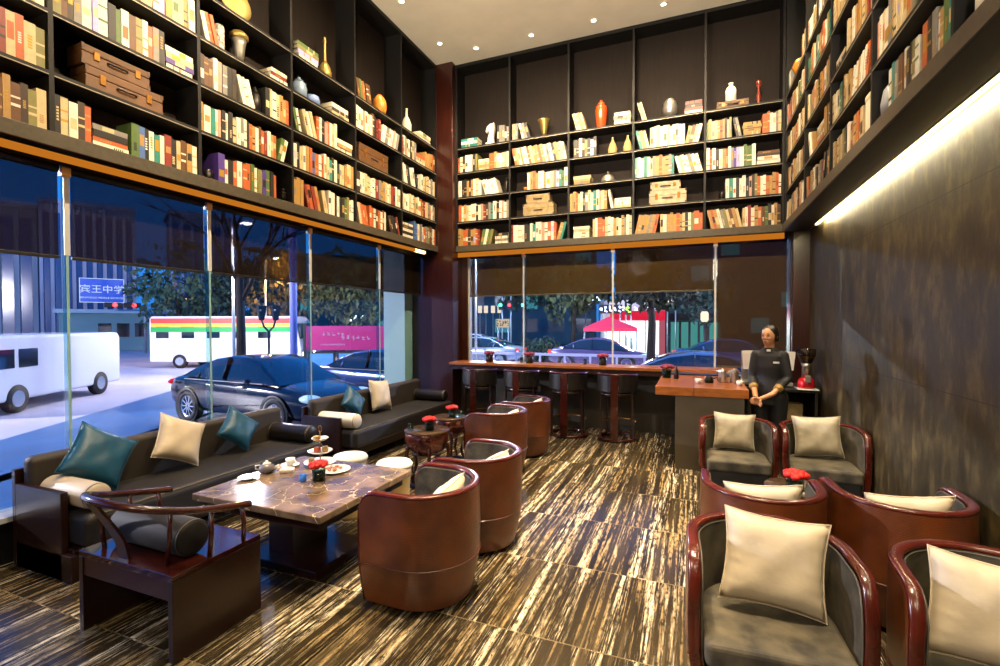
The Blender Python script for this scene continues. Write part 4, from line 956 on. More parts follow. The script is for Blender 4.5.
def flower_vase(label, loc, petal, r=.045, glassc=True, h=.085):
    if petal is M_PURPLE: r *= 1.25; h = .12
    t = thing('flower_vase', label, 'flower vase', loc)
    MB().lathe([(r*.8, 0), (r*.85, .004), (r*.9, h), (r*.86, h), (r*.8, .006), (0, .006)], 20, caps=False).build('glass_vase', M_VASE if glassc else M_DARKB, t)
    MB().lathe([(0, .008), (r*.75, .008), (r*.78, h*.8), (0, h*.8)], 16, caps=False).build('stems', M_GREEN, t)
    mb = MB(); rr = random.Random(int(loc[0]*1000+loc[1]*77))
    for k in range(16):
        a = k*2.4; q = math.sqrt(k/16)*r*1.1; s = r*rr.uniform(.40, .52)
        mb.ell((q*math.cos(a), q*math.sin(a), h+.02+.022*(1-(q/(r*1.2))**2)), (s, s, s*.75), 10, 6)
    MB_ = mb.build('bloom', petal, t); return t
flower_vase('red flower in a square glass vase on the marble table', (1.62, 2.73, TZ), M_RED, .052)
t = thing('tealight_holder', 'small blue glass tealight holder beside the red flower', 'tealight', (1.535, 2.665, TZ))
MB().lathe([(.02, 0), (.024, .05), (.02, .05), (.018, .006), (0, .006)], 16, caps=False).build('glass_cup', mat('blue_glass_cup', '2f6fd0', .1, spec=.8), t)
MB().cyl((0, 0, .006), (0, 0, .02), .016).build('candle', M_WHITE, t)
t = thing('cake_stand', 'white three tier cake stand with loop handle on marble table', 'cake stand', (1.36, 3.03, TZ))
for z, r in ((.012, .125), (.10, .095), (.20, .065)): MB().lathe([(0, z), (r*.7, z), (r, z+.016), (r*.98, z+.02), (r*.7, z+.006), (0, z+.006)], 28, caps=False).build('tier_plate', M_WHITE, t)
MB().cyl((0, 0, 0), (0, 0, .27), .005).build('pole', M_BRASS, t); MB().lathe([(.05, 0), (.04, .01), (.0, .014)], 16).build('foot', M_BRASS, t)
MB().tube([(.016*math.cos(a), 0, .29+.026*math.sin(a)) for a in [2*PI*k/16 for k in range(16)]], .004, 6, closed=True).build('loop_handle', M_BRASS, t)
M_CAKE = mat('orange_cake', 'cf5a22', .6, var=.3, vscale=40); M_PASTRY = mat('golden_pastry', 'd9b06a', .6, var=.3, vscale=40)
for i, (x, y, z, m, n) in enumerate([(1.345, 3.015, TZ+.1065, M_CAKE, 'orange cake slice on the middle tier of the cake stand'), (1.385, 3.06, TZ+.1065, M_PASTRY, 'golden pastry on the middle tier of the cake stand'), (1.30, 3.0, TZ+.0185, M_PASTRY, 'golden pastry at left of the lowest cake stand tier'), (1.375, 2.975, TZ+.2065, M_PASTRY, 'pale pastry on the top tier of the cake stand')]):
    o = MB().box(-.022, .022, -.018, .018, 0, .04).build('cake', m, bevel=.006); o.location = (x, y, z); o.rotation_euler = (0, 0, i); tag(o, n, 'cake', 'cakes on the stand')
def plate(label, loc, r=.085, group='plates on the marble table'):
    o = MB().lathe([(0, .004), (r*.6, .004), (r, .016), (r*.99, .02), (r*.62, .01), (0, .01)], 28, caps=False).lathe([(0, 0), (r*.5, 0), (r*.52, .006), (0, .006)], 20, caps=False).build('plate', M_WHITE); o.location = loc; return tag(o, label, 'plate', group)
plate('white plate with sliced snacks beside the cake stand', (1.58, 2.94, TZ), .12)
rr = random.Random(3)
for k in range(7):
    o = MB().ell((0, 0, 0), (.022, .012, .010), 10, 6).build('snack', mat('salmon_snack', 'd98a6a', .5, var=.4, vscale=50)); a = k*.9
    o.location = (1.575+.052*math.cos(a)*(k > 0), 2.945+.045*math.sin(a)*(k > 0), TZ+.0225); o.rotation_euler = (0, 0, a*2); tag(o, 'small salmon coloured snack, one of seven on the white plate', 'snack', 'snacks on the white plate')
def cup(label, loc, m=M_WHITE, r=.036, h=.055, group='cups on the marble table'):
    t = thing('cup', label, 'cup', loc, group=group)
    MB().lathe([(r*.6, 0), (r*.9, h*.3), (r, h), (r*.94, h), (r*.8, h*.3), (0, h*.15)], 20).build('bowl', m, t)
    MB().tube([(r*.9, 0, h*.25), (r*1.45, 0, h*.35), (r*1.45, 0, h*.75), (r*.95, 0, h*.85)], .004, 6).build('handle', m, t); return t
plate('white saucer at the left edge of the marble table', (1.12, 2.56, TZ), .07); 
plate('white saucer under the teacup, left of cake stand', (1.17, 2.91, TZ), .07); cup('white teacup on a saucer left of the cake stand', (1.17, 2.91, TZ+.0105))
t = thing('teapot', 'small grey white teapot on the left of marble table', 'teapot', (1.13, 2.72, TZ), .4)
MB().lathe([(.03, 0), (.055, .015), (.06, .04), (.045, .065), (.02, .07)], 20).build('body', mat('grey_glaze', '6a6770', .25), t)
MB().lathe([(.03, .068), (.025, .078), (.008, .083), (.01, .092), (0, .096)], 16).build('lid', M_WHITE, t)
MB().tube([(.05, 0, .025), (.08, 0, .045), (.088, 0, .065)], [.012, .008, .006], 8).build('spout', M_WHITE, t); MB().tube([(-.05, 0, .02), (-.085, 0, .03), (-.085, 0, .055), (-.05, 0, .06)], .005, 6).build('handle', M_WHITE, t)
o = MB().box(-.05, .05, -.035, .035, 0, .03).build('folded_napkin', M_WHITECLOTH, bevel=.008); o.location = (1.26, 2.79, TZ); o.rotation_euler = (0, 0, .5); tag(o, 'folded white napkin beside the grey teapot', 'napkin')
for x, y, n in ((1.375, 3.375, 'left'), (1.845, 3.345, 'right')):
    t = thing('stool', n+' of two low stools with white pads behind the marble table', 'stool', (x, y, 0), group='white padded stools')
    MB().lathe([(.15, 0), (.15, .02), (.12, .2), (.135, .44), (.14, .46)], 28).build('woven_body', M_STRAW, t)
    MB().lathe([(.12, .46), (.145, .475), (.15, .495), (.135, .515), (.08, .525), (0, .527)], 28).build('seat_pad', M_WHITECLOTH, t)

# ------------------------------------------------------------------ round tables
M_LACQ = mat('copper_lacquer', '8a4a1e', .16, metal=.6, var=.5, vscale=4, vcol='43182f', coat=.6)
M_RTOP = mat('dark_brown_tabletop', '4d3a28', .15, var=.3, vscale=6)
def round_table(label, x, y, r=.235, h=.55):
    t = thing('round_table', label, 'table', (x, y, 0), group='round lacquer tables')
    MB().lathe([(0, h-.02), (r, h-.02), (r, h-.004), (r-.004, h), (0, h)], 40, caps=False).build('top', M_RTOP, t)
    MB().lathe([(r-.012, h-.021), (r-.006, h-.03), (r-.004, h-.10), (r-.03, h-.17), (r-.075, h-.24), (r-.085, h-.24), (r-.04, h-.16), (r-.03, h-.021)], 40, caps=False).build('apron', M_LACQ, t)
    for k in range(5):
        a = 2*PI*k/5+.3; ca, sa = math.cos(a), math.sin(a)
        pts = crom([((r-.03)*ca, (r-.03)*sa, h-.15), ((r-.01)*ca, (r-.01)*sa, h-.25), ((r-.06)*ca, (r-.06)*sa, .16), ((r-.01)*ca, (r-.01)*sa, .045)], 5)
        MB().tube(pts, [.022-.008*i/len(pts) for i in range(len(pts))], 8).build('leg', M_SHOE, t)
    MB().lathe([(r-.035, .0), (r+.005, .0), (r+.005, .035), (r-.035, .035), (r-.035, 0)], 36, caps=False).build('base_ring', M_DARKWOOD, t)
    return t
round_table('nearer of two round copper lacquer tables by the far sofa', 1.56, 4.36)
round_table('farther of two round copper lacquer tables by the far sofa', 1.45, 5.06, .2)
round_table('round table with red flower among the tub chairs on the right', 4.80, 3.90, .2, .5)
flower_vase('red flower in a glass vase on the nearer round table', (1.60, 4.34, .55), M_RED, .055)
flower_vase('red flower in a glass vase on the farther round table', (1.50, 5.04, .55), M_RED, .055)
flower_vase('red flower on the round table between the right tub chairs', (4.775, 3.80, .5), M_RED, .06)
def tumbler(label, loc, r=.028, h=.07, group='tumblers on the round tables'):
    o = MB().lathe([(r*.9, 0), (r, h), (r*.93, h), (r*.84, .006), (0, .006)], 16, caps=False).build('tumbler', M_VASE); o.location = loc; return tag(o, label, 'tumbler', group)
tumbler('clear tumbler left of the flower on the nearer round table', (1.42, 4.27, .55)); tumbler('clear tumbler right of the flower on the farther round table', (1.585, 5.09, .55))

# ------------------------------------------------------------------ window counter, bar stools, bar
t = thing('window_counter', 'long dark timber counter along the end window with wood edge', 'counter', (2.0, 7.48, 0))
def rel3(o): o.location = (-2.0, -7.48, 0); return o
rel3(MB().box(.31, 4.70, 7.20, 7.735, .96, 1.0).build('counter_top', M_BARTOP, t, bevel=.004))
rel3(MB().box(.31, 3.71, 7.22, 7.25, .885, .964).build('fascia', M_DARKWOOD, t))
rel3(MB().box(.31, .37, 7.22, 7.54, 0, .884).build('end_panel', M_REDWOOD, t))
flower_vase('magenta flower in a dark pot on window counter, left one', (.92, 7.52, 1.0), M_PURPLE, .055, False)
flower_vase('magenta flower in a dark pot on window counter, middle one', (1.63, 7.52, 1.0), M_PURPLE, .055, False)
flower_vase('magenta flower in a dark pot on window counter, right one', (2.82, 7.52, 1.0), M_PURPLE, .055, False)
tumbler('clear glass between the left and middle pots on window counter', (1.50, 7.5, 1.0), .03, .09, 'glasses on the window counter')
tumbler('clear glass left of the right pot on window counter', (2.55, 7.5, 1.0), .03, .09, 'glasses on the window counter')

def build_stool():
    t = thing('bar_stool', 'bar stool', 'bar stool'); r = .275
    arc = lambda rr, z, a0, a1, n: [(rr*math.sin(a0+(a1-a0)*i/n), -rr*math.cos(a0+(a1-a0)*i/n), z) for i in range(n+1)]
    MB().tube([(x, y, z-.03*max(0, (abs(x)/r-.6))) for x, y, z in arc(r, .935, -R(105), R(105), 24)], .017, 10).build('back_rail', M_SHOE, t)
    for s in (-1, 1):
        vs = []; fs = []
        A = [s*R(12+78*i/10) for i in range(11)]
        for rr in (r-.012, r+.006):
            for a in A:
                for z in (.70, .915): vs.append((rr*math.sin(a), -rr*math.cos(a), z))
        for i in range(10):
            q = (2*i, 2*i+1, 2*i+3, 2*i+2); fs += [q, tuple(22+k for k in q[::-1])]
            fs += [(2*i, 2*i+2, 22+2*i+2, 22+2*i), (2*i+1, 22+2*i+1, 22+2*i+3, 2*i+3)]
        fs += [(0, 22, 23, 1), (20, 21, 43, 42)]
        MB().add(vs, fs, 0, False).build('back_pad', M_LEATHER, t)
    MB().box(-.05, .05, -r-.012, -r+.008, .03, .93).build('back_splat', M_SHOE, t, bevel=.003)
    MB().lathe([(0, .62), (.23, .62), (.245, .64), (.245, .665), (.0, .665)], 28, caps=False).build('seat_frame', M_DARKWOOD, t)
    MB().lathe([(0, .666), (.225, .666), (.235, .69), (.22, .715), (0, .725)], 28, caps=False).build('seat_pad', M_LEATHER, t)
    for a in (62, -62, 135, -135):
        x, y = .25*math.sin(R(a)), -.25*math.cos(R(a))
        MB().box(x-.014, x+.014, y-.014, y+.014, .03, .70 if abs(a) < 90 else .66).build('leg', M_DARKWOOD, t)
    MB().tube(arc(.262, .022, 0, 2*PI*.999, 32)[:-1], .022, 8, closed=True).build('base_ring', M_SHOE, t)
    MB().tube(arc(.25, .25, R(100), R(260), 14), .012, 8).build('foot_rail', M_BRASS, t)
    return t
st0 = build_stool(); SB = [(.98, 'first bar stool from the corner column at the window counter'), (1.68, 'second bar stool from the corner column at the window counter'), (2.41, 'third bar stool from the corner column at the window counter'), (3.12, 'fourth bar stool, the one next to the bar')]
for i, (x, lb) in enumerate(SB):
    t = st0 if i == 0 else dup(st0, (0, 0, 0)); t.location = (x, 7.0, 0); t['label'] = lb; t['group'] = 'bar stools'

t = thing('bar', 'bar with chestnut timber top and bronze clad body', 'bar', (4.2, 6.5, 0))
def rel4(o): o.location = (-4.2, -6.5, 0); return o
rel4(MB().box(3.72, 4.13, 5.80, 7.19, .83, .925).build('top_board', M_BARTOP, t, bevel=.003))
rel4(MB().box(4.133, 4.68, 5.80, 7.19, .83, .925).build('top_board', M_BARTOP, t, bevel=.003))
rel4(MB().box(3.935, 4.64, 5.81, 7.18, 0, .829).build('body', M_BARBODY, t, bevel=.003))
flower_vase('magenta flower in a glass vase on the bar corner', (3.80, 6.72, .9255), M_PURPLE, .055)
o = MB().lathe([(.028, 0), (.03, .005), (.03, .10), (.012, .135), (.012, .17), (0, .17)], 16).build('bottle', M_DARKB); o.location = (3.92, 6.66, .9255); tag(o, 'small dark bottle beside the magenta flower on the bar', 'bottle')
def jug(label, loc, rz):
    t = thing('jug', label, 'jug', loc, rz, 'steel jugs on the bar')
    MB().lathe([(.05, 0), (.052, .01), (.044, .13), (.046, .145)], 20).build('body', M_STEEL, t); MB().lathe([(.048, .1455), (.03, .16), (.008, .165), (.01, .175), (0, .178)], 18).build('lid', M_STEEL, t)
    MB().tube([(.047, 0, .125), (.085, 0, .12), (.085, 0, .04), (.05, 0, .03)], .006, 6).build('handle', M_STEEL, t); MB().tube([(-.04, 0, .12), (-.065, 0, .145)], [.014, .009], 8).build('spout', M_STEEL, t)
jug('left steel lidded jug on the bar top', (4.45, 6.42, .9255), 0); jug('right steel lidded jug on the bar top', (4.58, 6.46, .9255), .3)
cup('white cup on the bar top left of the steel jugs', (4.18, 6.26, .9255), group='cups on the bar'); cup('white cup at the right end of the bar near bartender', (4.62, 6.2, .9255), group='cups on the bar')
t = thing('kettle', 'small dark kettle on the bar between cup and jugs', 'kettle', (4.30, 6.36, .9255))
MB().lathe([(.05, 0), (.055, .02), (.045, .07), (.02, .085), (0, .09)], 18).build('body', M_DARKB, t); MB().tube([(.05, 0, .05), (.09, 0, .07), (.095, 0, .03)], .007, 6).build('handle', M_BLACK, t)

# back bench, coffee machine, grinder
t = thing('back_bench', 'dark bench along the end wall behind the bartender', 'cabinet', (5.1, 7.1, 0))
def rel5(o): o.location = (-5.1, -7.1, 0); return o
rel5(MB().box(4.74, 5.53, 6.78, 7.53, .80, .835).build('worktop', M_BLACK, t, bevel=.003))
rel5(MB().box(4.76, 5.16, 6.82, 7.52, 0, .80).build('cupboard', M_UNDERWALL, t, bevel=.003))
rel5(MB().box(5.16, 5.52, 7.46, 7.52, 0, .80).build('back_board', M_UNDERWALL, t)); rel5(MB().box(5.49, 5.52, 6.82, 7.46, 0, .80).build('side_board', M_UNDERWALL, t))
rel5(MB().box(5.161, 5.489, 6.84, 7.459, .40, .42).build('shelf', M_UNDERWALL, t))
o = MB().box(-.09, .09, -.1, .1, 0, .22).build('storage_box', M_SUITP, bevel=.006); o.location = (5.29, 7.0, .421); tag(o, 'tan box on the open shelf of the back bench', 'box')
t = thing('coffee_machine', 'steel espresso machine with white sides behind the bartender', 'coffee machine', (5.0, 7.15, .836))
MB().box(-.27, .27, -.2, .2, .25, .44).build('upper_body', M_STEEL, t, bevel=.02, seg=3)
MB().box(-.27, .27, .05, .2, .05, .25).build('back_panel', M_STEEL, t); MB().box(-.28, .28, -.21, .2, .02, .06).build('drip_tray', M_STEEL, t, bevel=.004)
for sx in (-.235, .235): MB().lathe([(0, -.03), (.06, -.03), (.085, .17), (.085, .2), (0, .2)], 4, mtx=T(sx, -.19, .25) @ RZ(PI/4), smooth=False).build('white_side', M_WHITE, t)
for sx in (-.12, .12):
    g = MB().cyl((sx, -.12, .25), (sx, -.12, .19), .035, .03).build('group_head', M_STEEL, t); MB().cyl((sx, -.13, .20), (sx, -.30, .18), .012).build('filter_handle', M_BLACK, g)
for sx in (-.22, .22):
    for sy in (-.15, .15): MB().cyl((sx, sy, 0), (sx, sy, .021), .02).build('foot', M_BLACK, t)
o = MB().box(-.11, .11, -.14, .14, 0, .012).build('tray', M_WHITE, bevel=.004); o.location = (5.41, 6.88, .836); tag(o, 'white tray under the red grinder on the bench', 'tray')
t = thing('coffee_grinder', 'red coffee grinder with clear bean hopper at the end of bench', 'coffee grinder', (5.41, 6.9, .849))
M_REDP = mat('red_enamel', 'b3101a', .2, coat=.5)
MB().lathe([(.09, 0), (.095, .02), (.085, .10), (.06, .13)], 20).build('base', M_REDP, t); MB().lathe([(.05, .13), (.045, .26), (.06, .30)], 20).build('body', M_STEEL, t)
MB().lathe([(.06, .301), (.10, .40), (.105, .48), (0, .485)], 20).build('hopper', glass('smoked_hopper', 'b8a888', 2.0), t); MB().lathe([(.0, .305), (.055, .305), (.08, .38), (0, .385)], 18, caps=False).build('coffee_beans', mat('roasted_beans', '3b2412', .5, bump=.5, bscale=90), t)
MB().box(-.03, .03, -.13, -.08, .08, .16).build('doser', M_STEEL, t, bevel=.006)

# ------------------------------------------------------------------ bartender
def loft(mb, secs, seg=20, mi=0):
    vs = []; fs = []
    for z, rx, ry, cx, cy in secs:
        for k in range(seg):
            a = 2*PI*k/seg; vs.append((cx+rx*math.cos(a), cy+ry*math.sin(a), z))
    for i in range(len(secs)-1):
        for k in range(seg):
            l = (k+1) % seg; fs.append((i*seg+k, i*seg+l, (i+1)*seg+l, (i+1)*seg+k))
    fs.append(tuple(range(seg))[::-1]); fs.append(tuple((len(secs)-1)*seg+k for k in range(seg)))
    return mb.add(vs, fs, mi, True)
def limb(mb, pts, rad, seg=14):
    mb.tube(pts, rad, seg)
    for p, r in zip(pts, rad): mb.ell(p, (r, r, r), seg, 8)
M_SKIN = mat('warm_skin', 'c78f68', .5, spec=.4); M_HAIR = mat('black_hair', '120d0a', .35); M_UNIF = mat('black_uniform', '15151a', .7, var=.3, vscale=9); M_TROU = mat('dark_trousers', '121216', .75)
pr = thing('person', 'person in a black uniform behind the bar, hands clasped in front', 'person', (4.915, 6.14, 0), R(-14))
b = MB(); hy = R(-20)
HM = T(0, -.02, 1.50) @ RZ(hy) @ RX(R(4))
loft(b, [(.80, .13, .10, 0, 0), (.90, .15, .11, 0, 0), (1.02, .125, .095, 0, 0), (1.16, .13, .10, 0, 0), (1.28, .14, .09, 0, .005), (1.335, .10, .07, 0, .01), (1.36, .055, .055, 0, .005)])
limb(b, [(0, .005, 1.34), (0, -.01, 1.43)], [.054, .05])
b.ell((0, 0, .01), (.073, .09, .10), 20, 14, 0, HM); b.ell((0, -.028, -.055), (.052, .058, .052), 16, 10, 0, HM)
b.ell((0, -.09, -.015), (.011, .018, .02), 10, 8, 0, HM); b.ell((0, -.084, .008), (.008, .012, .028), 10, 8, 0, HM)
for s in (-1, 1): b.ell((s*.074, .008, -.01), (.012, .02, .03), 10, 8, 0, HM); b.ell((s*.03, -.076, -.02), (.02, .014, .016), 10, 8, 0, HM)
b.ell((0, -.082, -.052), (.022, .010, .012), 10, 8, 0, HM)
ARM = {1: [(.136, .0, 1.285), (.185, -.03, 1.04), (.06, -.20, .88), (-.06, -.265, .82)], -1: [(-.136, .0, 1.285), (-.17, -.03, 1.04), (-.115, -.20, .88), (-.095, -.27, .80)]}
for s in (-1, 1): limb(b, ARM[s][:3], [.046, .037, .028]); limb(b, ARM[s][2:], [.028, .024])
for s, hx in ((1, -.08), (-1, -.10)):
    hz = .81 if s > 0 else .785; c = Vector((hx, -.28, hz)); b.ell(c, (.042, .019, .034), 12, 8)
    for q, ln in enumerate((.052, .06, .056, .042)):
        d = -s; z = hz+.024-q*.016; p0 = (hx+d*.028, -.285, z); p1 = (hx+d*(.028+ln*.5), -.295, z-.004); p2 = (hx+d*(.02+ln*.8), -.278+(-.02), z-.018)
        limb(b, [p0, p1, p2], [.0085, .008, .007], 8)
    limb(b, [(hx+s*.01, -.285, hz+.025), (hx-s*.012, -.30, hz+.045), (hx-s*.03, -.302, hz+.046)], [.010, .009, .008], 8)
for s in (-1, 1): limb(b, [(s*.085, 0, .82), (s*.09, -.01, .44), (s*.095, .01, .07)], [.085, .056, .038]); b.ell((s*.10, -.05, .035), (.042, .11, .034), 14, 8)
bo = b.build('body', M_SKIN, pr); rm = bo.modifiers.new('remesh', 'REMESH'); rm.mode = 'VOXEL'; rm.voxel_size = .006; rm.use_smooth_shade = True
sm = bo.modifiers.new('smooth', 'SMOOTH'); sm.iterations = 4; sm.factor = .5
j = MB(); loft(j, [(.80, .15, .122, 0, 0), (.90, .155, .122, 0, 0), (1.02, .128, .106, 0, 0), (1.16, .136, .112, 0, -.002), (1.28, .138, .10, 0, .005), (1.335, .10, .078, 0, .008), (1.375, .062, .06, 0, .0)])
for s in (-1, 1):
    a = ARM[s]; mid = Vector(a[1]).lerp(Vector(a[2]), .55); limb(j, [a[0], a[1], tuple(mid)], [.055, .048, .044])
jo = j.build('jacket', M_UNIF, pr); rm = jo.modifiers.new('remesh', 'REMESH'); rm.mode = 'VOXEL'; rm.voxel_size = .009; rm.use_smooth_shade = True
sm = jo.modifiers.new('smooth', 'SMOOTH'); sm.iterations = 3; sm.factor = .5
for s in (-1, 1):
    a = ARM[s]; p0 = Vector(a[1]).lerp(Vector(a[2]), .55); p1 = Vector(a[1]).lerp(Vector(a[2]), .75)
    MB().tube([p0, p1], [.047, .042], 16).build('cuff', mat('tan_striped_cuff', 'a9823c', .6, var=.5, vscale=60), pr)
q = MB()
for s in (-1, 1): limb(q, [(s*.085, 0, .82), (s*.09, -.01, .44), (s*.095, .01, .10)], [.105, .075, .062])
loft(q, [(.74, .15, .118, 0, 0), (.84, .15, .118, 0, 0), (.88, .145, .11, 0, 0)])
qo = q.build('trousers', M_TROU, pr); rm = qo.modifiers.new('remesh', 'REMESH'); rm.mode = 'VOXEL'; rm.voxel_size = .01; rm.use_smooth_shade = True
for s in (-1, 1): MB().ell((s*.10, -.055, .04), (.05, .125, .042), 14, 8).build('shoe', M_BLACK, pr)
h = MB(); h.ell((0, .022, .035), (.083, .092, .093), 20, 14, 0, HM); h.ell((0, .115, .05), (.04, .035, .04), 14, 10, 0, HM); h.ell((.066, .02, -.01), (.02, .05, .06), 12, 8, 0, HM); h.ell((-.066, .02, -.01), (.02, .05, .06), 12, 8, 0, HM)
ho = h.build('hair', M_HAIR, pr); rm = ho.modifiers.new('remesh', 'REMESH'); rm.mode = 'VOXEL'; rm.voxel_size = .007; rm.use_smooth_shade = True
for s in (-1, 1):
    MB().ell((s*.029, -.083, .012), (.012, .007, .006), 10, 8, 0, HM).build('eye', M_HAIR, pr); MB().ell((s*.03, -.083, .032), (.018, .006, .004), 10, 6, 0, HM).build('eyebrow', M_HAIR, pr)
MB().ell((0, -.09, -.054), (.02, .005, .007), 10, 6, 0, HM).build('lips', mat('lip_red', '9a4038', .5), pr)
MB().box(.05, .11, -.127, -.119, 1.205, 1.225).build('badge', M_WHITE, pr)
MB().box(-.02, .02, -.085, -.06, 1.33, 1.355).build('collar', M_WHITE, pr, bevel=.004)

# ------------------------------------------------------------------ outside: ground and road
GZ = -.5
M_PAVE = mat('sky_tinted_paving', '3a6a9c', .35, var=.25, vscale=1.2, bump=.05)  # blue of the dusk sky put into the paving colour
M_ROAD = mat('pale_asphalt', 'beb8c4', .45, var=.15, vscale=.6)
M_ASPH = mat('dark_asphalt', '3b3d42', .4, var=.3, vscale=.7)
struct(MB().box(-120, 90, -30, 120, -.62, -.54).build('ground', M_ASPH))
struct(MB().prism([(-.5, -8), (-.5, 14), (-9, 14), (-14.2, 14.7), (-7.6, 4.5), (.2, -8)], -.56, GZ).build('ground_forecourt', M_PAVE))
def roadpt(a, b): return (-7.8-.54*a-.84*b, 4.8+.84*a-.54*b)
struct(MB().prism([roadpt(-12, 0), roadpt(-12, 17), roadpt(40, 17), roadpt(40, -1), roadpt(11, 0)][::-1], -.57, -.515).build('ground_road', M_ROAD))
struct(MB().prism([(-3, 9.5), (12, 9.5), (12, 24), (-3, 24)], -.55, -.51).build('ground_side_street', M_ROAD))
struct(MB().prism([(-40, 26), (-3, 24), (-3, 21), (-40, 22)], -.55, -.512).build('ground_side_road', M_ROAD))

# ------------------------------------------------------------------ cars
M_CGLASS = mat('car_glass', '15202a', .06, spec=.9, coat=.6); M_TYRE = mat('tyre_rubber', '0b0b0c', .7); M_RIMS = mat('alloy_rim', 'b9c2cc', .25, metal=.8)
M_HEAD = mat('headlamp_lens', 'cfe2f0', .1, spec=.9, emit='cfe6ff', es=.35); M_HEADON = emis('lit_headlamp', 'fff6e6', 26); M_TAIL = mat('tail_lamp', 'a01010', .2, emit='ff1a10', es=.8); M_TAILON = emis('lit_tail_lamp', 'ff2a18', 7)
def interp(P, x):
    for (a, p), (b_, q) in zip(P, P[1:]):
        if x <= b_: return p+(q-p)*(x-a)/(b_-a) if b_ > a else p
    return P[-1][1]
def car(label, loc, rz, paint, lights=False, tails=False, group=None, hs=1.0, detail=True):
    t = thing('car', label, 'car', loc, rz, group); Ln = 4.85
    TOP = [(0, .66), (.05, .84), (.25, .97), (.9, 1.02), (1.4, .99), (3.4, .94), (3.75, .92), (4.3, .84), (4.65, .74), (4.8, .64), (4.85, .56)]
    W = [(0, .60), (.12, .78), (.5, .87), (1.2, .905), (3.4, .905), (4.2, .87), (4.6, .78), (4.78, .64), (4.85, .5)]
    BOT = [(0, .40), (.2, .28), (.8, .2), (4.1, .2), (4.6, .24), (4.85, .34)]
    mb = MB(); vs = []; fs = []; xs = [0, .05, .12, .25, .5, .9, 1.4, 2.0, 2.7, 3.4, 3.75, 4.1, 4.35, 4.6, 4.74, 4.82, 4.85]; K = 14
    for x in xs:
        tp, ww, bt = interp(TOP, x)*hs, interp(W, x), interp(BOT, x)
        half = [(0, bt), (.86*ww, bt), (.97*ww, bt+.10), (ww, (bt+tp)*.5+.02), (.975*ww, tp-.10), (.90*ww, tp-.02), (.55*ww, tp+.01), (0, tp+.02)]
        ring = half+[(-a, z) for a, z in half[1:-1][::-1]]
        for a, z in ring: vs.append((x, a, z))
    K = 14
    for i in range(len(xs)-1):
        for k in range(K): l = (k+1) % K; fs.append((i*K+k, i*K+l, (i+1)*K+l, (i+1)*K+k))
    fs.append(tuple(range(K))[::-1]); fs.append(tuple((len(xs)-1)*K+k for k in range(K)))
    mb.add(vs, fs, 0, True).build('body', paint, t, sub=1)
    RO = [(.75, 1.0), (1.1, 1.2), (1.55, 1.38), (2.1, 1.455), (2.6, 1.44), (2.95, 1.36), (3.4, 1.12), (3.75, .92)]
    vs = []; fs = []; mi = []; gx = [.75, 1.1, 1.55, 2.1, 2.6, 2.95, 3.4, 3.75]
    g = MB()
    for x in gx:
        z = interp(RO, x)*hs; zb = interp(TOP, x)*hs-.02; f = min(1, max(0, (z-zb)/.45)); wt = .84-.20*f; wb_ = .84
        for a, zz in ((-wb_, zb), (-wt-.02, z-.05*f), (-wt+.06, z), (0, z+.012), (wt-.06, z), (wt+.02, z-.05*f), (wb_, zb)): vs.append((x, a, zz))
    for i in range(len(gx)-1):
        for k in range(6):
            q = (i*7+k, i*7+k+1, (i+1)*7+k+1, (i+1)*7+k); roof = 2 <= k <= 3 or k in (1, 4)
            m_ = 1 if (roof and 1.5 < gx[i] < 2.9) or (k in (1, 4)) else 0
            g.f.append(q); g.m.append(m_); g.s.append(True)
    g.v = vs; g.build('greenhouse', [M_CGLASS, paint], t)
    for sy in (-1, 1):
        for xa, xb in ((1.30, 1.12), (2.14, 2.06)):
            z = interp(RO, xa)*hs
            MB().tube([(xa, sy*.86, .98*hs), (xb+.12 if xa < 2 else xb+.05, sy*(.67), z-.01)], .035, 6, flat=.4).build('pillar', paint if xa < 2 else M_BLACK, t)
        for wx in (.95, 3.70):
            wh = MB().lathe([(.20, -.10), (.31, -.10), (.335, -.07), (.335, .07), (.31, .10), (.235, .10), (.22, .05), (.20, .05)], 32, mtx=T(wx, sy*.80, .335) @ RX(-sy*PI/2), caps=False).build('wheel', M_TYRE, t)
            rimb = MB().lathe([(0, .05), (.05, .06), (.05, .07), (0, .08)], 16, mtx=T(wx, sy*.80, .335) @ RX(-sy*PI/2)).lathe([(.215, .05), (.235, .09), (.225, .095), (.205, .06)], 32, mtx=T(wx, sy*.80, .335) @ RX(-sy*PI/2), caps=False)
            if detail:
                for k in range(10):
                    rimb.box(.03, .22, -.014, .014, .055, .085, 0, T(wx, sy*.80, .335) @ RX(-sy*PI/2) @ RZ(2*PI*k/10))
            rimb.build('rim', M_RIMS, wh)
            MB().lathe([(0, .02), (.22, .02)], 24, mtx=T(wx, sy*.80, .335) @ RX(-sy*PI/2), caps=False).build('brake_disc', M_BLACK, wh)
            MB().lathe([(.34, .085), (.40, .105), (.40, .108), (.34, .09)], 32, mtx=T(wx, sy*.80, .345) @ RX(-sy*PI/2), caps=False).build('wheel_arch', M_BLACK, t)
        MB().ell((4.48, sy*.70, .69*hs), (.26, .165, .085), 16, 10).build('headlamp', M_HEADON if lights else M_HEAD, t)
        MB().ell((.10, sy*.60, .82*hs), (.09, .2, .075), 14, 10).build('tail_lamp', M_TAILON if tails else M_TAIL, t)
        if detail:
            MB().ell((3.05, sy*.98, 1.0*hs), (.09, .07, .06), 12, 8).build('mirror', paint, t)
            for dx in (1.75, 2.75): MB().box(dx-.09, dx+.09, sy*.905-.02, sy*.905+.02, .84, .865).build('door_handle', M_STEEL, t, bevel=.006)
            MB().box(.9, 3.4, sy*.905-.012, sy*.905+.012, .94*hs, .955*hs).build('chrome_strip', M_STEEL, t)
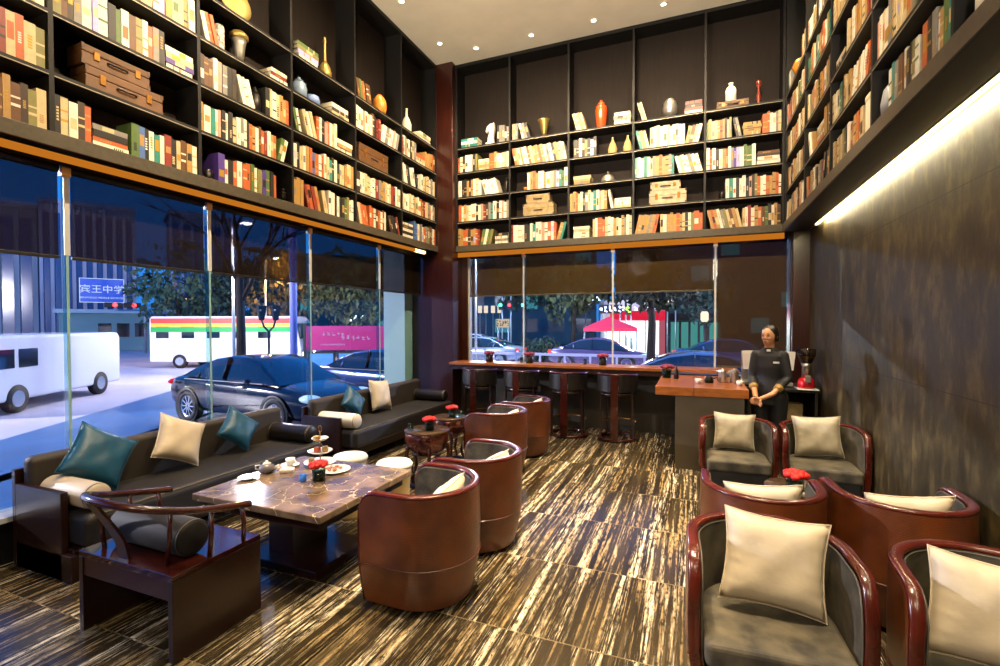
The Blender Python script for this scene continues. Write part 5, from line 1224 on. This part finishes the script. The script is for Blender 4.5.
    MB().box(4.76, 4.875, -.36, .36, .44, .66).build('grille', M_BLACK, t, bevel=.03)
    if detail:
        for k in range(5): MB().box(4.868, 4.882, -.34, .34, .47+k*.038, .478+k*.038).build('grille_bar', M_STEEL, t)
        MB().box(4.84, 4.895, -.24, .24, .34, .44).build('number_plate', mat('blank_plate_blue', '23458a', .4), t)
    return t
P_BLUE = mat('midnight_blue_paint', '060b18', .16, metal=.3, coat=1.0); P_WHITE = mat('white_car_paint', 'd9d9dd', .25, coat=.8); P_SILV = mat('silver_car_paint', '9aa6b8', .25, metal=.5, coat=.8); P_DBLUE = mat('blue_car_paint', '2b4a86', .22, metal=.3, coat=.8); P_PURP = mat('violet_grey_paint', '5a4c72', .25, metal=.3, coat=.8)
hd = math.atan2(7.12-7.31, -3.54+6.25)
base = Vector((-6.25, 7.31, GZ))-Matrix.Rotation(hd, 3, 'Z') @ Vector((.95, -.88, 0))
car('dark midnight blue sedan parked on the forecourt outside the left windows', base, hd, P_BLUE)
car('blue car parked beyond the dark sedan, partly behind the outside pier', (-5.9, 11.4, GZ), hd, P_DBLUE)
RD = math.atan2(.84, -.54)
for a, b_, p, lb, ls in ((10.5, 9.4, P_SILV, 'silver car in the far lane of the bright road', True),):
    x, y = roadpt(a, b_); car(lb, (x, y, GZ-.015), RD+PI, p, ls, False)
def van(label, loc, rz, L_, H_, m, bands=()):
    t = thing('van' if L_ < 6 else 'bus', label, 'van' if L_ < 6 else 'bus', loc, rz); W_ = 1.0
    MB().prism([(0, .30), (L_-.15, .30), (L_, .45), (L_, .95), (L_-.30, H_*.9), (L_-.55, H_), (.12, H_), (0, H_-.12)], -W_, W_, mtx=RX(PI/2)).build('body', m, t, bevel=.08, seg=3)
    for z0, z1, bm_ in bands:
        for s in (-1, 1): MB().box(.1, L_-.35, s*W_-.008, s*W_+.008, z0, z1).build('stripe', bm_, t)
    n = max(2, int(L_/1.3))
    for s in (-1, 1):
        for k in range(n if L_ > 6 else 2):
            x0 = .35+(L_-1.2)*k/n if L_ > 6 else L_-1.75+k*.75
            MB().box(x0, x0+min(.62, (L_-1.2)/n-.15), s*W_-.007, s*W_+.007, H_*.58, H_*.82).build('side_window', M_CGLASS, t)
        for wx in (L_*.2, L_*.8):
            w_ = MB().lathe([(.0, -.1), (.33, -.1), (.35, -.07), (.35, .07), (.33, .1), (0, .1)], 28, mtx=T(wx, s*.92, .35) @ RX(-s*PI/2), caps=False).build('wheel', M_TYRE, t); MB().lathe([(0, .101), (.2, .101)], 20, mtx=T(wx, s*.92, .35) @ RX(-s*PI/2), caps=False).build('rim', M_RIMS, w_)
        MB().ell((L_-.02, s*.68, .68), (.06, .16, .10), 14, 8).build('headlamp', M_HEADON, t); MB().box(-.02, .02, s*.75-.08, s*.75+.08, .6, .9).build('tail_lamp', M_TAILON, t)
    MB().box(L_-.30, L_-.02, -.85, .85, H_*.56, H_*.86, 0, ).build('windscreen', M_CGLASS, t, bevel=.05)
    return t
x, y = roadpt(1.5, 6.4); van('white van on the bright road at the far left', (x, y, GZ-.015), RD, 5.2, 1.95, P_WHITE)
x, y = roadpt(7.6, 2.9); van('plain white van in the near lane of the bright road', (x, y, GZ-.015), RD+PI, 5.4, 1.9, P_WHITE)
x, y = roadpt(6.0, 12.2); van('second white van farther along the bright road', (x, y, GZ-.015), RD, 5.2, 1.9, mat('pale_van_paint', 'c2c2cc', .3, coat=.5))
M_YEL = mat('yellow_stripe', 'e0b030', .3); M_GRN = mat('green_stripe', '1f9a48', .3); M_RDS = mat('red_stripe', 'c0392b', .3)
ab = math.atan2(18.5-15.8, -14.3+20.95)
van('white bus with red, yellow and green stripes behind the bare tree', (-20.9, 16.4, GZ-.03), ab, 7.4, 2.55, P_WHITE, ((2.2, 2.45, M_RDS), (2.03, 2.19, M_YEL), (1.78, 2.02, M_GRN)))

# ------------------------------------------------------------------ street lamps, posts, tree, signs on the left
def lamp(label, x, y, h, col, power, es=30):
    t = thing('street_lamp', label, 'street lamp', (x, y, GZ), group='street lamps')
    MB().cyl((0, 0, 0), (0, 0, h), .07, .045, 12).build('pole', M_PALEMETAL, t); MB().tube([(0, 0, h-.05), (.25, 0, h+.1), (.7, 0, h+.12)], .03, 8).build('arm', M_PALEMETAL, t)
    MB().ell((.85, 0, h+.12), (.28, .12, .07), 16, 8).build('lamp_head', M_PALEMETAL, t); MB().ell((.87, 0, h+.07), (.22, .09, .05), 16, 8).build('lamp_lens', emis('lens_'+col, col, es), t)
    light('street_lamp_light', 'POINT', (x+.87, y, GZ+h-.05), power, lin(col)[:3], .12)
lamp('street lamp glowing amber through the blind above the bare tree', -20.6, 22.5, 6.1, 'ffb45a', 2600, 400)
lamp('added unseen white lamp brightening the road at far left', -19.5, -2.6, 6.5, 'ffe9f2', 28000)  # lamp added out of view to whiten the road
lamp('added white lamp brightening the road beyond the dark sedan', -13.0, 14.0, 6.0, 'ffe6ee', 5000)  # lamp added to whiten the stretch of road behind the sedan
lamp('added lamp brightening the side street beyond the end window, at right', 8.6, 18.5, 6.0, 'f3e6ff', 7000)  # lamp added off to the side for more light on this street
lamp('added lamp brightening the side street, beside the hedge', -6.0, 22.0, 6.2, 'e6ecff', 4500)  # lamp added to lift the dim cars and street
M_LILAC = mat('lilac_painted_post', '8f93d8', .5); M_BARK = mat('dark_bark', '2a201a', .9, bump=.6, bscale=30)
t = thing('post', 'tall lilac post on the forecourt behind the sedan', 'post', (-8.97, 13.1, GZ)); MB().cyl((0, 0, .06), (0, 0, 6), .125, seg=20).build('shaft', M_LILAC, t); MB().cyl((0, 0, 0), (0, 0, .06), .17, seg=20).build('base', M_LILAC, t)
t = thing('twin_floodlight', 'two black floodlight heads on a forked pole behind the sedan', 'floodlight', (-6.85, 10.08, GZ))
MB().cyl((0, 0, 0), (0, 0, 1.95), .035, .03).build('pole', M_BLACK, t)
for s in (-1, 1):
    MB().tube([(0, 0, 1.93), (s*.12, s*.05, 2.06), (s*.18, s*.075, 2.25)], .028, 8).build('fork', M_BLACK, t)
    h_ = MB().lathe([(0, 0), (.09, 0), (.155, .38), (.155, .42), (0, .42)], 4, mtx=T(s*.18, s*.075, 2.24) @ RZ(.3), smooth=False).build('lamp_housing', M_BLACK, t, bevel=.015); MB().ell((s*.18+.07, s*.075-.09, 2.52), (.03, .03, .03), 10, 6).build('lens', M_STEEL, h_)
def bare_tree(label, loc, H_, seed, r0=.13):
    t = thing('bare_tree', label, 'tree', loc); rr = random.Random(seed)
    MB().tube([(0, 0, 0), (.03, 0, H_*.3), (-.02, .02, H_*.55)], [r0, r0*.8, r0*.7], 10).build('trunk', M_BARK, t)
    mb = MB()
    def grow(p, d, l, r, n):
        q = Vector(p)+d*l; mid = Vector(p)+d*l*.5+Vector((rr.uniform(-.05, .05), rr.uniform(-.05, .05), 0))*l; mb.tube([p, mid, q], [r, r*.8, r*.6], 6)
        if n:
            for k in range(rr.choice([2, 3])):
                dd = (d+Vector((rr.uniform(-.8, .8), rr.uniform(-.8, .8), rr.uniform(-.1, .5)))).normalized(); grow(q, dd, l*rr.uniform(.6, .85), r*.6, n-1)
    for k in range(5):
        a = k*1.3+rr.uniform(-.3, .3); grow((-.02, .02, H_*(.42+.03*k)), Vector((math.cos(a)*.55, math.sin(a)*.55, 1)).normalized(), H_*.22, r0*.5, 3)
    mb.build('branches', M_BARK, t); return t
bare_tree('dark bare tree behind the sedan roof', (-8.08, 10.2, GZ), 6.5, 5, .15)
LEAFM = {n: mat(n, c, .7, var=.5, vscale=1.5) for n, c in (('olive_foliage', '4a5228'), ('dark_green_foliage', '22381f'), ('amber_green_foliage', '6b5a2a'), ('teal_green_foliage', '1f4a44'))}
def leafmesh(n, rx, rz, size, seed):
    rr = random.Random(seed); mb = MB()
    cl = [(rr.gauss(0, .42), rr.gauss(0, .42), rr.gauss(0, .42)) for _ in range(26)]
    for k in range(n):
        c = rr.choice(cl); p = Vector((c[0]+rr.gauss(0, .16), c[1]+rr.gauss(0, .16), c[2]+rr.gauss(0, .16)))
        if p.length > 1: p.normalize()
        p = Vector((p.x*rx, p.y*rx, p.z*rz)); e_ = Euler((rr.uniform(0, 6), rr.uniform(0, 6), rr.uniform(0, 6))).to_matrix(); s = size*rr.uniform(.6, 1.2)
        vs = [p+e_ @ Vector(v) for v in ((-s, 0, 0), (0, -s*.5, .1*s), (s, 0, 0), (0, s*.5, .1*s))]; mb.add(vs, [(0, 1, 2, 3)])
    return mb
def tree(label, x, y, zc, rx, rz, lm, seed, n=1100, size=.26):
    t = thing('leafy_tree', label, 'tree', (x, y, GZ), group='street trees')
    leafmesh(n, rx, rz, size, seed).build('crown', LEAFM[lm], t).location = (0, 0, zc-GZ)
    MB().tube([(0, 0, 0), (.06, .05, (zc-GZ)*.6), (0, 0, zc-GZ)], [.16, .13, .07], 10).build('trunk', M_BARK, t); return t
tree('teal green tree beside the traffic signal on the left road', -26.5, 21.0, 3.6, 2.9, 3.3, 'teal_green_foliage', 1)
tree('olive tree behind the striped bus, left of the bare tree', -29.2, 27.6, 4.4, 3.3, 3.9, 'dark_green_foliage', 2)
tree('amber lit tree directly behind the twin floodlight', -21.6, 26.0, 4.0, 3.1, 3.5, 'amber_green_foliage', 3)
tree('olive tree right of the lilac post', -15.5, 23.4, 3.4, 2.3, 2.8, 'olive_foliage', 4)
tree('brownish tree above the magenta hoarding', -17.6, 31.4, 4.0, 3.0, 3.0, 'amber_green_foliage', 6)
tree('broad dark tree far behind the lilac post', -21.5, 38.0, 4.5, 4.0, 4.0, 'dark_green_foliage', 21, 1500, .34)
tree('broad dark tree far behind the striped bus', -34.0, 33.0, 4.5, 4.0, 4.0, 'teal_green_foliage', 22, 1500, .34)
tree('dark tree at the right end of the magenta hoarding', -8.9, 20.6, 3.5, 1.8, 1.9, 'olive_foliage', 7)

CJK = None
def text(name, s, size, m, parent, M, depth=.004, align='CENTER'):
    cu = bpy.data.curves.new(name, 'FONT'); cu.body = s; cu.size = size; cu.align_x = align; cu.align_y = 'CENTER'; cu.extrude = depth; cu.resolution_u = 2
    cu.materials.append(m); tmp = bpy.data.objects.new(name, cu); C.objects.link(tmp); bpy.context.view_layer.update()
    me = bpy.data.meshes.new_from_object(tmp.evaluated_get(bpy.context.evaluated_depsgraph_get())); bpy.data.objects.remove(tmp); bpy.data.curves.remove(cu)
    o = bpy.data.objects.new(name, me); C.objects.link(o); o.parent = parent; o.matrix_local = M; return o
M_SIGNB = mat('blue_sign_face', '1f4fb8', .4, emit='2a55c8', es=.35); M_SIGNW = emis('white_sign_letter', 'e8ecff', 1.1)
cs_ = Vector((-36.1, 22.7, 4.03)); az = math.atan2(-22.7, 40.2)     # faces the road below the windows
t = thing('road_sign', 'large blue road sign with white lettering on a mast with red signals', 'road sign', (-33.84, 23.6, GZ), az+PI/2)
S0 = T(-2.45, 0, 4.53)
pn = MB().box(-1.2, 1.2, 0, .06, -.82, .82, 0, S0).build('sign_panel', M_SIGNB, t, bevel=.01); MB().box(-1.24, 1.24, .005, .05, -.86, .86, 0, S0).build('border', M_SIGNW, pn)
text('lettering', '宾王中学', .62, M_SIGNW, pn, S0 @ T(0, -.012, .06) @ RX(PI/2)); text('lettering', 'BINWANG MIDDLE SCHOOL', .185, M_SIGNW, pn, S0 @ T(0, -.012, -.52) @ RX(PI/2))
M_SIGR = emis('red_signal', 'ff2a30', 14); M_SIGG = emis('green_signal', '40ffd0', 12); M_POLE = mat('galvanised_pole', '8d99a4', .4, metal=.4)
MB().cyl((0, .1, 0), (0, .1, 5.2), .09, .07).build('mast', M_POLE, t)
for z in (4.25, 4.85): MB().cyl((0, .1, z), (-3.3, .1, z), .035).build('arm', M_POLE, t)
MB().cyl((1.1, .1, 3.48), (-2.3, .1, 3.48), .04).build('arm', M_POLE, t)
for x_, m_ in ((-1.85, M_SIGR), (-.75, M_SIGR), (.85, M_SIGG)):
    h_ = MB().box(x_-.5, x_+.5, -.12, .12, 3.34, 3.69).build('signal_head', M_BLACK, t, bevel=.03); MB().ell((x_+.1, -.13, 3.52), (.14, .05, .14), 16, 8).build('signal_lens', m_, h_)
# hoarding
t = thing('hoarding', 'magenta banner hoarding above blue panels on the forecourt edge', 'hoarding', (-9.06, 16.26, GZ), math.atan2(1.28, 3.19))
M_MAG = mat('magenta_banner', 'a01060', .5, emit='b0126a', es=.25); M_BPAN = mat('blue_notice_panel', '4f8fe0', .3, emit='4a86e0', es=.2)
MB().box(-1.85, 1.85, -.03, .03, 1.05, 2.05).build('banner', M_MAG, t)
for k in range(3):
    f_ = MB().box(-1.75+k*1.2, -1.75+k*1.2+1.1, -.04, .04, .2, .98).build('notice_frame', M_BLACK, t, bevel=.01); MB().box(-1.68+k*1.2, -1.68+k*1.2+.96, -.05, -.041, .27, .91).build('notice_panel', M_BPAN, f_)
for x_ in (-1.9, 1.9): MB().box(x_-.05, x_+.05, -.05, .05, 0, 2.15).build('post', M_BLACK, t)
mb = MB(); rr = random.Random(9)
for row, (z, n, s_, x0) in enumerate(((1.72, 5, .17, -1.1), (1.55, 6, .18, -.3), (1.28, 12, .075, -1.2))):
    for k in range(n):
        cx_ = x0+k*s_*1.15
        for q in range(5):
            w1 = s_*rr.uniform(.25, .8); a_ = rr.choice([0, 0, PI/2, .5]); mb.box(-w1/2, w1/2, -.004, 0, -.011, .011, 0, T(cx_+rr.uniform(-.2, .2)*s_, -.031, z+rr.uniform(-.35, .35)*s_) @ RY(a_))
mb.build('lettering', emis('pale_pink_letter', 'f0b8f0', .9), t)
# outside pier and towers
struct(MB().box(-.95, -.52, 7.15, 7.9, GZ, 3.2).build('wall_outside_pier', mat('pale_green_render', 'a9c4bd', .6)))
def tower(label, x, y, w_, d_, h_, rz, col, es=.0, cols=8, rows=7, winc='1a4f8f'):
    t = thing('tower_block', label, 'building', (x, y, GZ), rz)
    MB().box(-w_/2, w_/2, -d_/2, d_/2, 0, h_).build('walls', mat('facade_'+col, col, .6, var=.15, vscale=.3), t)
    for i in range(cols):
        x0 = -w_/2+w_*(i+.15)/cols; MB().box(x0, x0+w_/cols*.62, -d_/2-.05, -d_/2, 1.2, h_-.8).build('window_strip', mat('window_'+winc, winc, .15, spec=.8), t)
    for i in range(cols+1):
        x0 = -w_/2+w_*i/cols; MB().box(x0-.12, x0+.12, -d_/2-.3, -d_/2-.001, 0, h_).build('fin', mat('facade_'+col, col), t)
    MB().box(-w_/2-.2, w_/2+.2, -d_/2-.35, d_/2+.2, h_, h_+.4).build('roof', mat('facade_'+col, col), t); return t
tower('tall blue grey tower block farthest left', -55.5, 24.0, 6, 5, 12.6, az+PI/2, '8ea3ba', cols=5)
tower('blue tower block with vertical fins behind the road sign', -50.5, 29.0, 6.6, 5, 13.0, az+PI/2, 'a7b2cc', cols=9)
tower('wide blue tower block right of the finned tower', -43.5, 35.0, 5.2, 5, 12.7, az+PI/2, '7f98b8', cols=6)
t = thing('low_building', 'low blue lit building under the road sign with small windows', 'building', (-38.5, 25.2, GZ), az+PI/2)
MB().box(-4.2, 3.2, 0, 5, 0, 3.0).build('walls', mat('teal_grey_render', '5f8a96', .7), t); MB().box(-4.5, 3.5, -.3, 5.2, 3.0, 3.3).build('roof', mat('pale_blue_roof', '8fb2c4', .6), t)
for k in range(4): MB().box(-1.9+k*1.15, -1.9+k*1.15+.8, -.04, 0, 1.1, 2.2).build('window', M_CGLASS, t)
t = thing('roof_sign', 'small glowing white sign above trees beyond the hoarding', 'sign', (-21.9, 32.7, GZ), math.atan2(1.28, 3.19))
for k in range(3): MB().box(-.75+k*.6, -.75+k*.6+.42, -.02, .02, 2.35+.08*(k % 2), 2.8).build('glyph', emis('cool_white_sign', 'd8f2ff', 5), t)
MB().box(-.9, 1.0, .021, .05, 2.2, 2.95).build('backing', M_BLACK, t); MB().cyl((0, .08, 0), (0, .08, 2.9), .05).build('post', M_POLE, t)

# ------------------------------------------------------------------ beyond the end window
def signal(label, x, y, zs, cols):
    t = thing('traffic_light', label, 'traffic light', (x, y, GZ), group='traffic lights beyond the end window')
    MB().cyl((0, .2, 0), (0, .2, zs+.6), .06, .05).build('pole', M_POLE, t)
    h_ = MB().box(-.14, .14, -.08, .1, zs-.3, zs+.3).build('signal_head', M_BLACK, t, bevel=.02); MB().ell((0, -.09, zs), (.10, .04, .10), 14, 8).build('signal_lens', cols, h_)
signal('green traffic light, leftmost beyond the end window', -7.0, 27.9, 3.28, M_SIGG); signal('red traffic light between two green ones', -6.5, 28.1, 3.28, M_SIGR); signal('green traffic light just right of first window fin', -5.7, 28.4, 3.28, M_SIGG)
for i, (x_, y_, s_) in enumerate(((-12.3, 36.5, 'first'), (-11.85, 36.7, 'second'), (-11.3, 36.9, 'third'), (-10.8, 37.1, 'fourth'))):
    t = thing('lit_panel', s_+' from left of four small lit panels over the far road', 'sign', (x_, y_, GZ), group='lit panels over the far road')
    MB().box(-.17, .17, -.03, .03, 3.0, 3.6).build('panel', emis('peach_panel', 'e8c8b0', 1.6), t); MB().cyl((0, 0, 0), (0, 0, 3.0), .03).build('post', M_POLE, t)
def board(label, x, y, z, w_, h_, m, rz=0, strokes=None, cat='sign', group=None):
    t = thing('signboard', label, cat, (x, y, GZ), rz, group); MB().box(-w_/2, w_/2, 0, .08, z-GZ-h_/2, z-GZ+h_/2).build('panel', m, t, bevel=.01)
    for s_ in (-.4, .4): MB().cyl((s_*w_, .1, 0), (s_*w_, .1, z-GZ+h_/2), .04).build('post', M_POLE, t)
    if strokes:
        n, col, seed = strokes; mb = MB(); rr = random.Random(seed)
        for k in range(n):
            cx_ = -w_/2+w_*(k+.5)/n; u_ = w_/n*.8
            for q in range(4):
                l_ = min(u_, h_)*rr.uniform(.4, .9); mb.box(-l_/2, l_/2, -.012, -.002, -.04*h_-.01, .04*h_+.01, 0, T(cx_+rr.uniform(-.25, .25)*u_, 0, z-GZ+rr.uniform(-.3, .3)*h_) @ RY(rr.choice([0, PI/2, PI/2, .6])))
        mb.build('lettering', col, t)
    return t
E_WH = emis('bright_white_letter', 'f4f6ff', 7); E_LIL = emis('lilac_white_letter', 'd8c8ff', 6); E_GR = emis('lime_letter', 'c8ff60', 4); E_PEACH = emis('peach_letter', 'ffd0a8', 2.5)
board('peach lit board with dark rows beyond the first window fin', -6.2, 26.2, 1.65, .75, .5, emis('peach_board', 'd8b090', 1.3), .3, (5, M_BLACK, 3))
board('blue white glowing sign at upper middle of the end window', -2.1, 31.9, 3.25, 1.1, .45, M_BLACK, .1, (3, E_WH, 5))
board('lilac glowing shop sign left of the lit storefront', -.3, 28.0, 2.45, 1.3, .5, M_BLACK, .1, (5, E_LIL, 6))
board('lime glowing sign panel beside the lilac shop sign', .68, 28.1, 2.4, .36, .55, M_BLACK, .1, (1, E_GR, 8))
board('small yellow lit sign over the teal shop', 2.95, 29.2, 2.85, .55, .25, M_BLACK, .1, (3, E_PEACH, 9))
t = thing('storefront', 'bright white lit storefront with a red fascia beyond the end window', 'building', (1.15, 29.0, GZ), .36)
MB().box(-1.9, 1.5, .5, 1.6, 0, 3.5).build('walls', mat('white_shop_wall', 'c8c4c0', .7), t); MB().box(-1.55, 1.45, -.35, .6, 2.28, 2.85).build('fascia', emis('red_lit_fascia', 'd81838', 1.5), t, bevel=.1)
mb = MB(); rr = random.Random(4)
for k in range(6):
    for q in range(3): mb.box(-.09, .09, -.01, 0, -.025, .025, 0, T(-1.0+k*.36+rr.uniform(-.06, .06), -.36, 2.98+rr.uniform(-.1, .1)) @ RY(rr.uniform(-.6, .6)))
mb.build('lettering', E_LIL, t)
MB().box(-1.7, 1.3, .42, .5, .3, 2.28).build('shop_window', emis('bright_shop_interior', 'f6f2ea', 2.6), t)
for x_ in (-.6, .5): MB().box(x_-.03, x_+.03, .38, .42, .3, 2.28).build('mullion', M_STEEL, t)
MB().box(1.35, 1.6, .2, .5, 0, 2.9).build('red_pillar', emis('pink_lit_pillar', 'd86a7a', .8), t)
t = thing('storefront', 'teal lit shop with trees before it at the right of end window', 'building', (4.35, 30.25, GZ), .36)
MB().box(-1.6, 1.6, .5, 1.6, 0, 3.4).build('walls', mat('dark_teal_wall', '1e4a4a', .7), t); MB().box(-1.4, 1.4, .42, .5, .4, 2.2).build('shop_window', emis('teal_shop_interior', '58a8a0', .8), t)
for x_ in (-.9, -.35, .2, .7): MB().box(x_-.06, x_+.06, .36, .42, .3, 2.25).build('mullion', M_BLACK, t)
MB().box(-1.6, 1.6, .2, .5, 2.3, 2.7).build('fascia', M_BLACK, t)
t = thing('canopy_tent', 'red pointed canopy tent beside the storefront', 'tent', (-.1, 26.3, GZ), .2)
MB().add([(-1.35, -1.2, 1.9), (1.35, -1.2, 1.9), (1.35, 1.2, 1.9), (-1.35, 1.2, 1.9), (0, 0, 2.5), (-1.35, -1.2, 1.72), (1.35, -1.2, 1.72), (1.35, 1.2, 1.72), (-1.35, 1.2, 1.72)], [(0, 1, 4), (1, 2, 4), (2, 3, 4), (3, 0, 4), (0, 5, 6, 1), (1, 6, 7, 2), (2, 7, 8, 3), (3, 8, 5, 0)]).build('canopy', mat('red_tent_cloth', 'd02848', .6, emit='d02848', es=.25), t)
for sx in (-1.3, 1.3):
    for sy in (-1.15, 1.15): MB().cyl((sx, sy, 0), (sx, sy, 1.75), .03).build('leg', M_POLE, t)
t = thing('round_hedge', 'dark round clipped hedge across the side street', 'hedge', (-3.9, 25.6, GZ)); leafmesh(900, 1.3, .75, .12, 12).build('foliage', LEAFM['dark_green_foliage'], t).location = (0, 0, .75); MB().cyl((0, 0, 0), (0, 0, .5), .08).build('stem', M_BARK, t)
tree('large dark tree at the middle of the end window', -2.8, 29.2, 3.6, 2.0, 2.4, 'olive_foliage', 13)
tree('dark tree behind the blinds left of the glowing sign', -7.6, 34.0, 5.0, 3.0, 2.6, 'dark_green_foliage', 14)
tree('street tree with thick trunk before the lit storefront', 2.78, 16.7, 3.0, 1.7, 1.0, 'dark_green_foliage', 15, 800, .2)
tree('teal tree before the teal shop at right', 4.7, 27.4, 3.0, 1.7, 1.5, 'teal_green_foliage', 16, 800, .2)
t = thing('street_lantern', 'round white lantern on a post before the teal shop', 'lantern', (4.6, 25.2, GZ)); MB().cyl((0, 0, 0), (0, 0, 2.2), .05).build('post', M_BLACK, t); MB().lathe([(.12, 2.2), (.18, 2.3), (.18, 2.6), (.12, 2.7)], 12).build('lantern_glass', emis('peach_lantern', 'ffd8b8', 1.8), t); MB().lathe([(.2, 2.7), (.05, 2.85), (0, 2.87)], 12).build('cap', M_BLACK, t)
for x_, y_, rz_, p_, lb, ls, tl in ((2.0, 12.8, .05, P_SILV, 'silver blue car closest outside the end window', False, False), (-2.4, 23.0, .03, P_PURP, 'violet grey car left of the tree trunk', False, True), (3.2, 23.6, .05, P_DBLUE, 'blue car right of the tree trunk', True, False), (-4.0, 23.4, PI, P_SILV, 'silver car before the red tent with lit headlamps', True, False),
    (-12.0, 29.6, .1, P_WHITE, 'white car at the left on the far road', True, True), (-17.5, 33.5, .1, P_WHITE, 'second white car on the far road, farthest left', True, True), (-12.5, 26.2, .0, P_DBLUE, 'dark blue car at the left end of the side street', False, True)):
    car(lb, (x_, y_, GZ-.01), rz_, p_, ls, tl, 'cars beyond the end window', detail=False)
rl = thing('light_trail_bars', 'white bars added in place of vehicle light trails beyond the end window', 'light trail', (0, 17.5, GZ))
M_TRAIL = mat('light_trail_white', 'cfcbe0', .4)  # bars added for the streaks of vehicle light, their colour carries it
for z in (.55, .98): MB().box(-7, 5.5, -.03, .03, z-.05, z+.05).build('rail', M_TRAIL, rl)
for k in range(14): MB().box(-7+k*.95, -6.93+k*.95, -.029, .029, 0, .93).build('post', M_TRAIL, rl)
def block(label, x, y, w_, h_, rz, col, wc, n, m):
    t = thing('office_block', label, 'building', (x, y, GZ), rz); MB().box(-w_/2, w_/2, 0, 4, 0, h_).build('walls', mat('facade_'+col, col, .7, var=.2, vscale=.4), t); MB().box(-w_/2-.15, w_/2+.15, -.25, 4.1, h_, h_+.3).build('roof', mat('facade_'+col, col), t)
    for i in range(n):
        for k in range(m): MB().box(-w_/2+w_*(i+.2)/n, -w_/2+w_*(i+.8)/n, -.04, -.001, 1.2+k*2.4, 2.6+k*2.4).build('window', emis('lit_teal_window', '5fb8c8', .55) if (i*7+k*5) % 4 == 0 else mat('window_'+wc, wc, .2, spec=.8), t)
block('dark teal office block at left beyond the end window', -15.5, 46, 22, 12, .35, '1d4a58', '0e2a3a', 8, 4)
block('dark blue office block behind the storefronts', 8.5, 50, 22, 13, .35, '22364a', '101c2a', 8, 4)
block('teal green block closing the street behind the trees on left', -33, 50, 24, 10, .9, '24524e', '123238', 8, 3)
light('headlamp_glow', 'POINT', (-1.9, 23.2, .9), 250, (1, .75, .8), .1)
light('shop_glow', 'POINT', (1.0, 27.6, 1.4), 350, (1, .95, .95), .3)
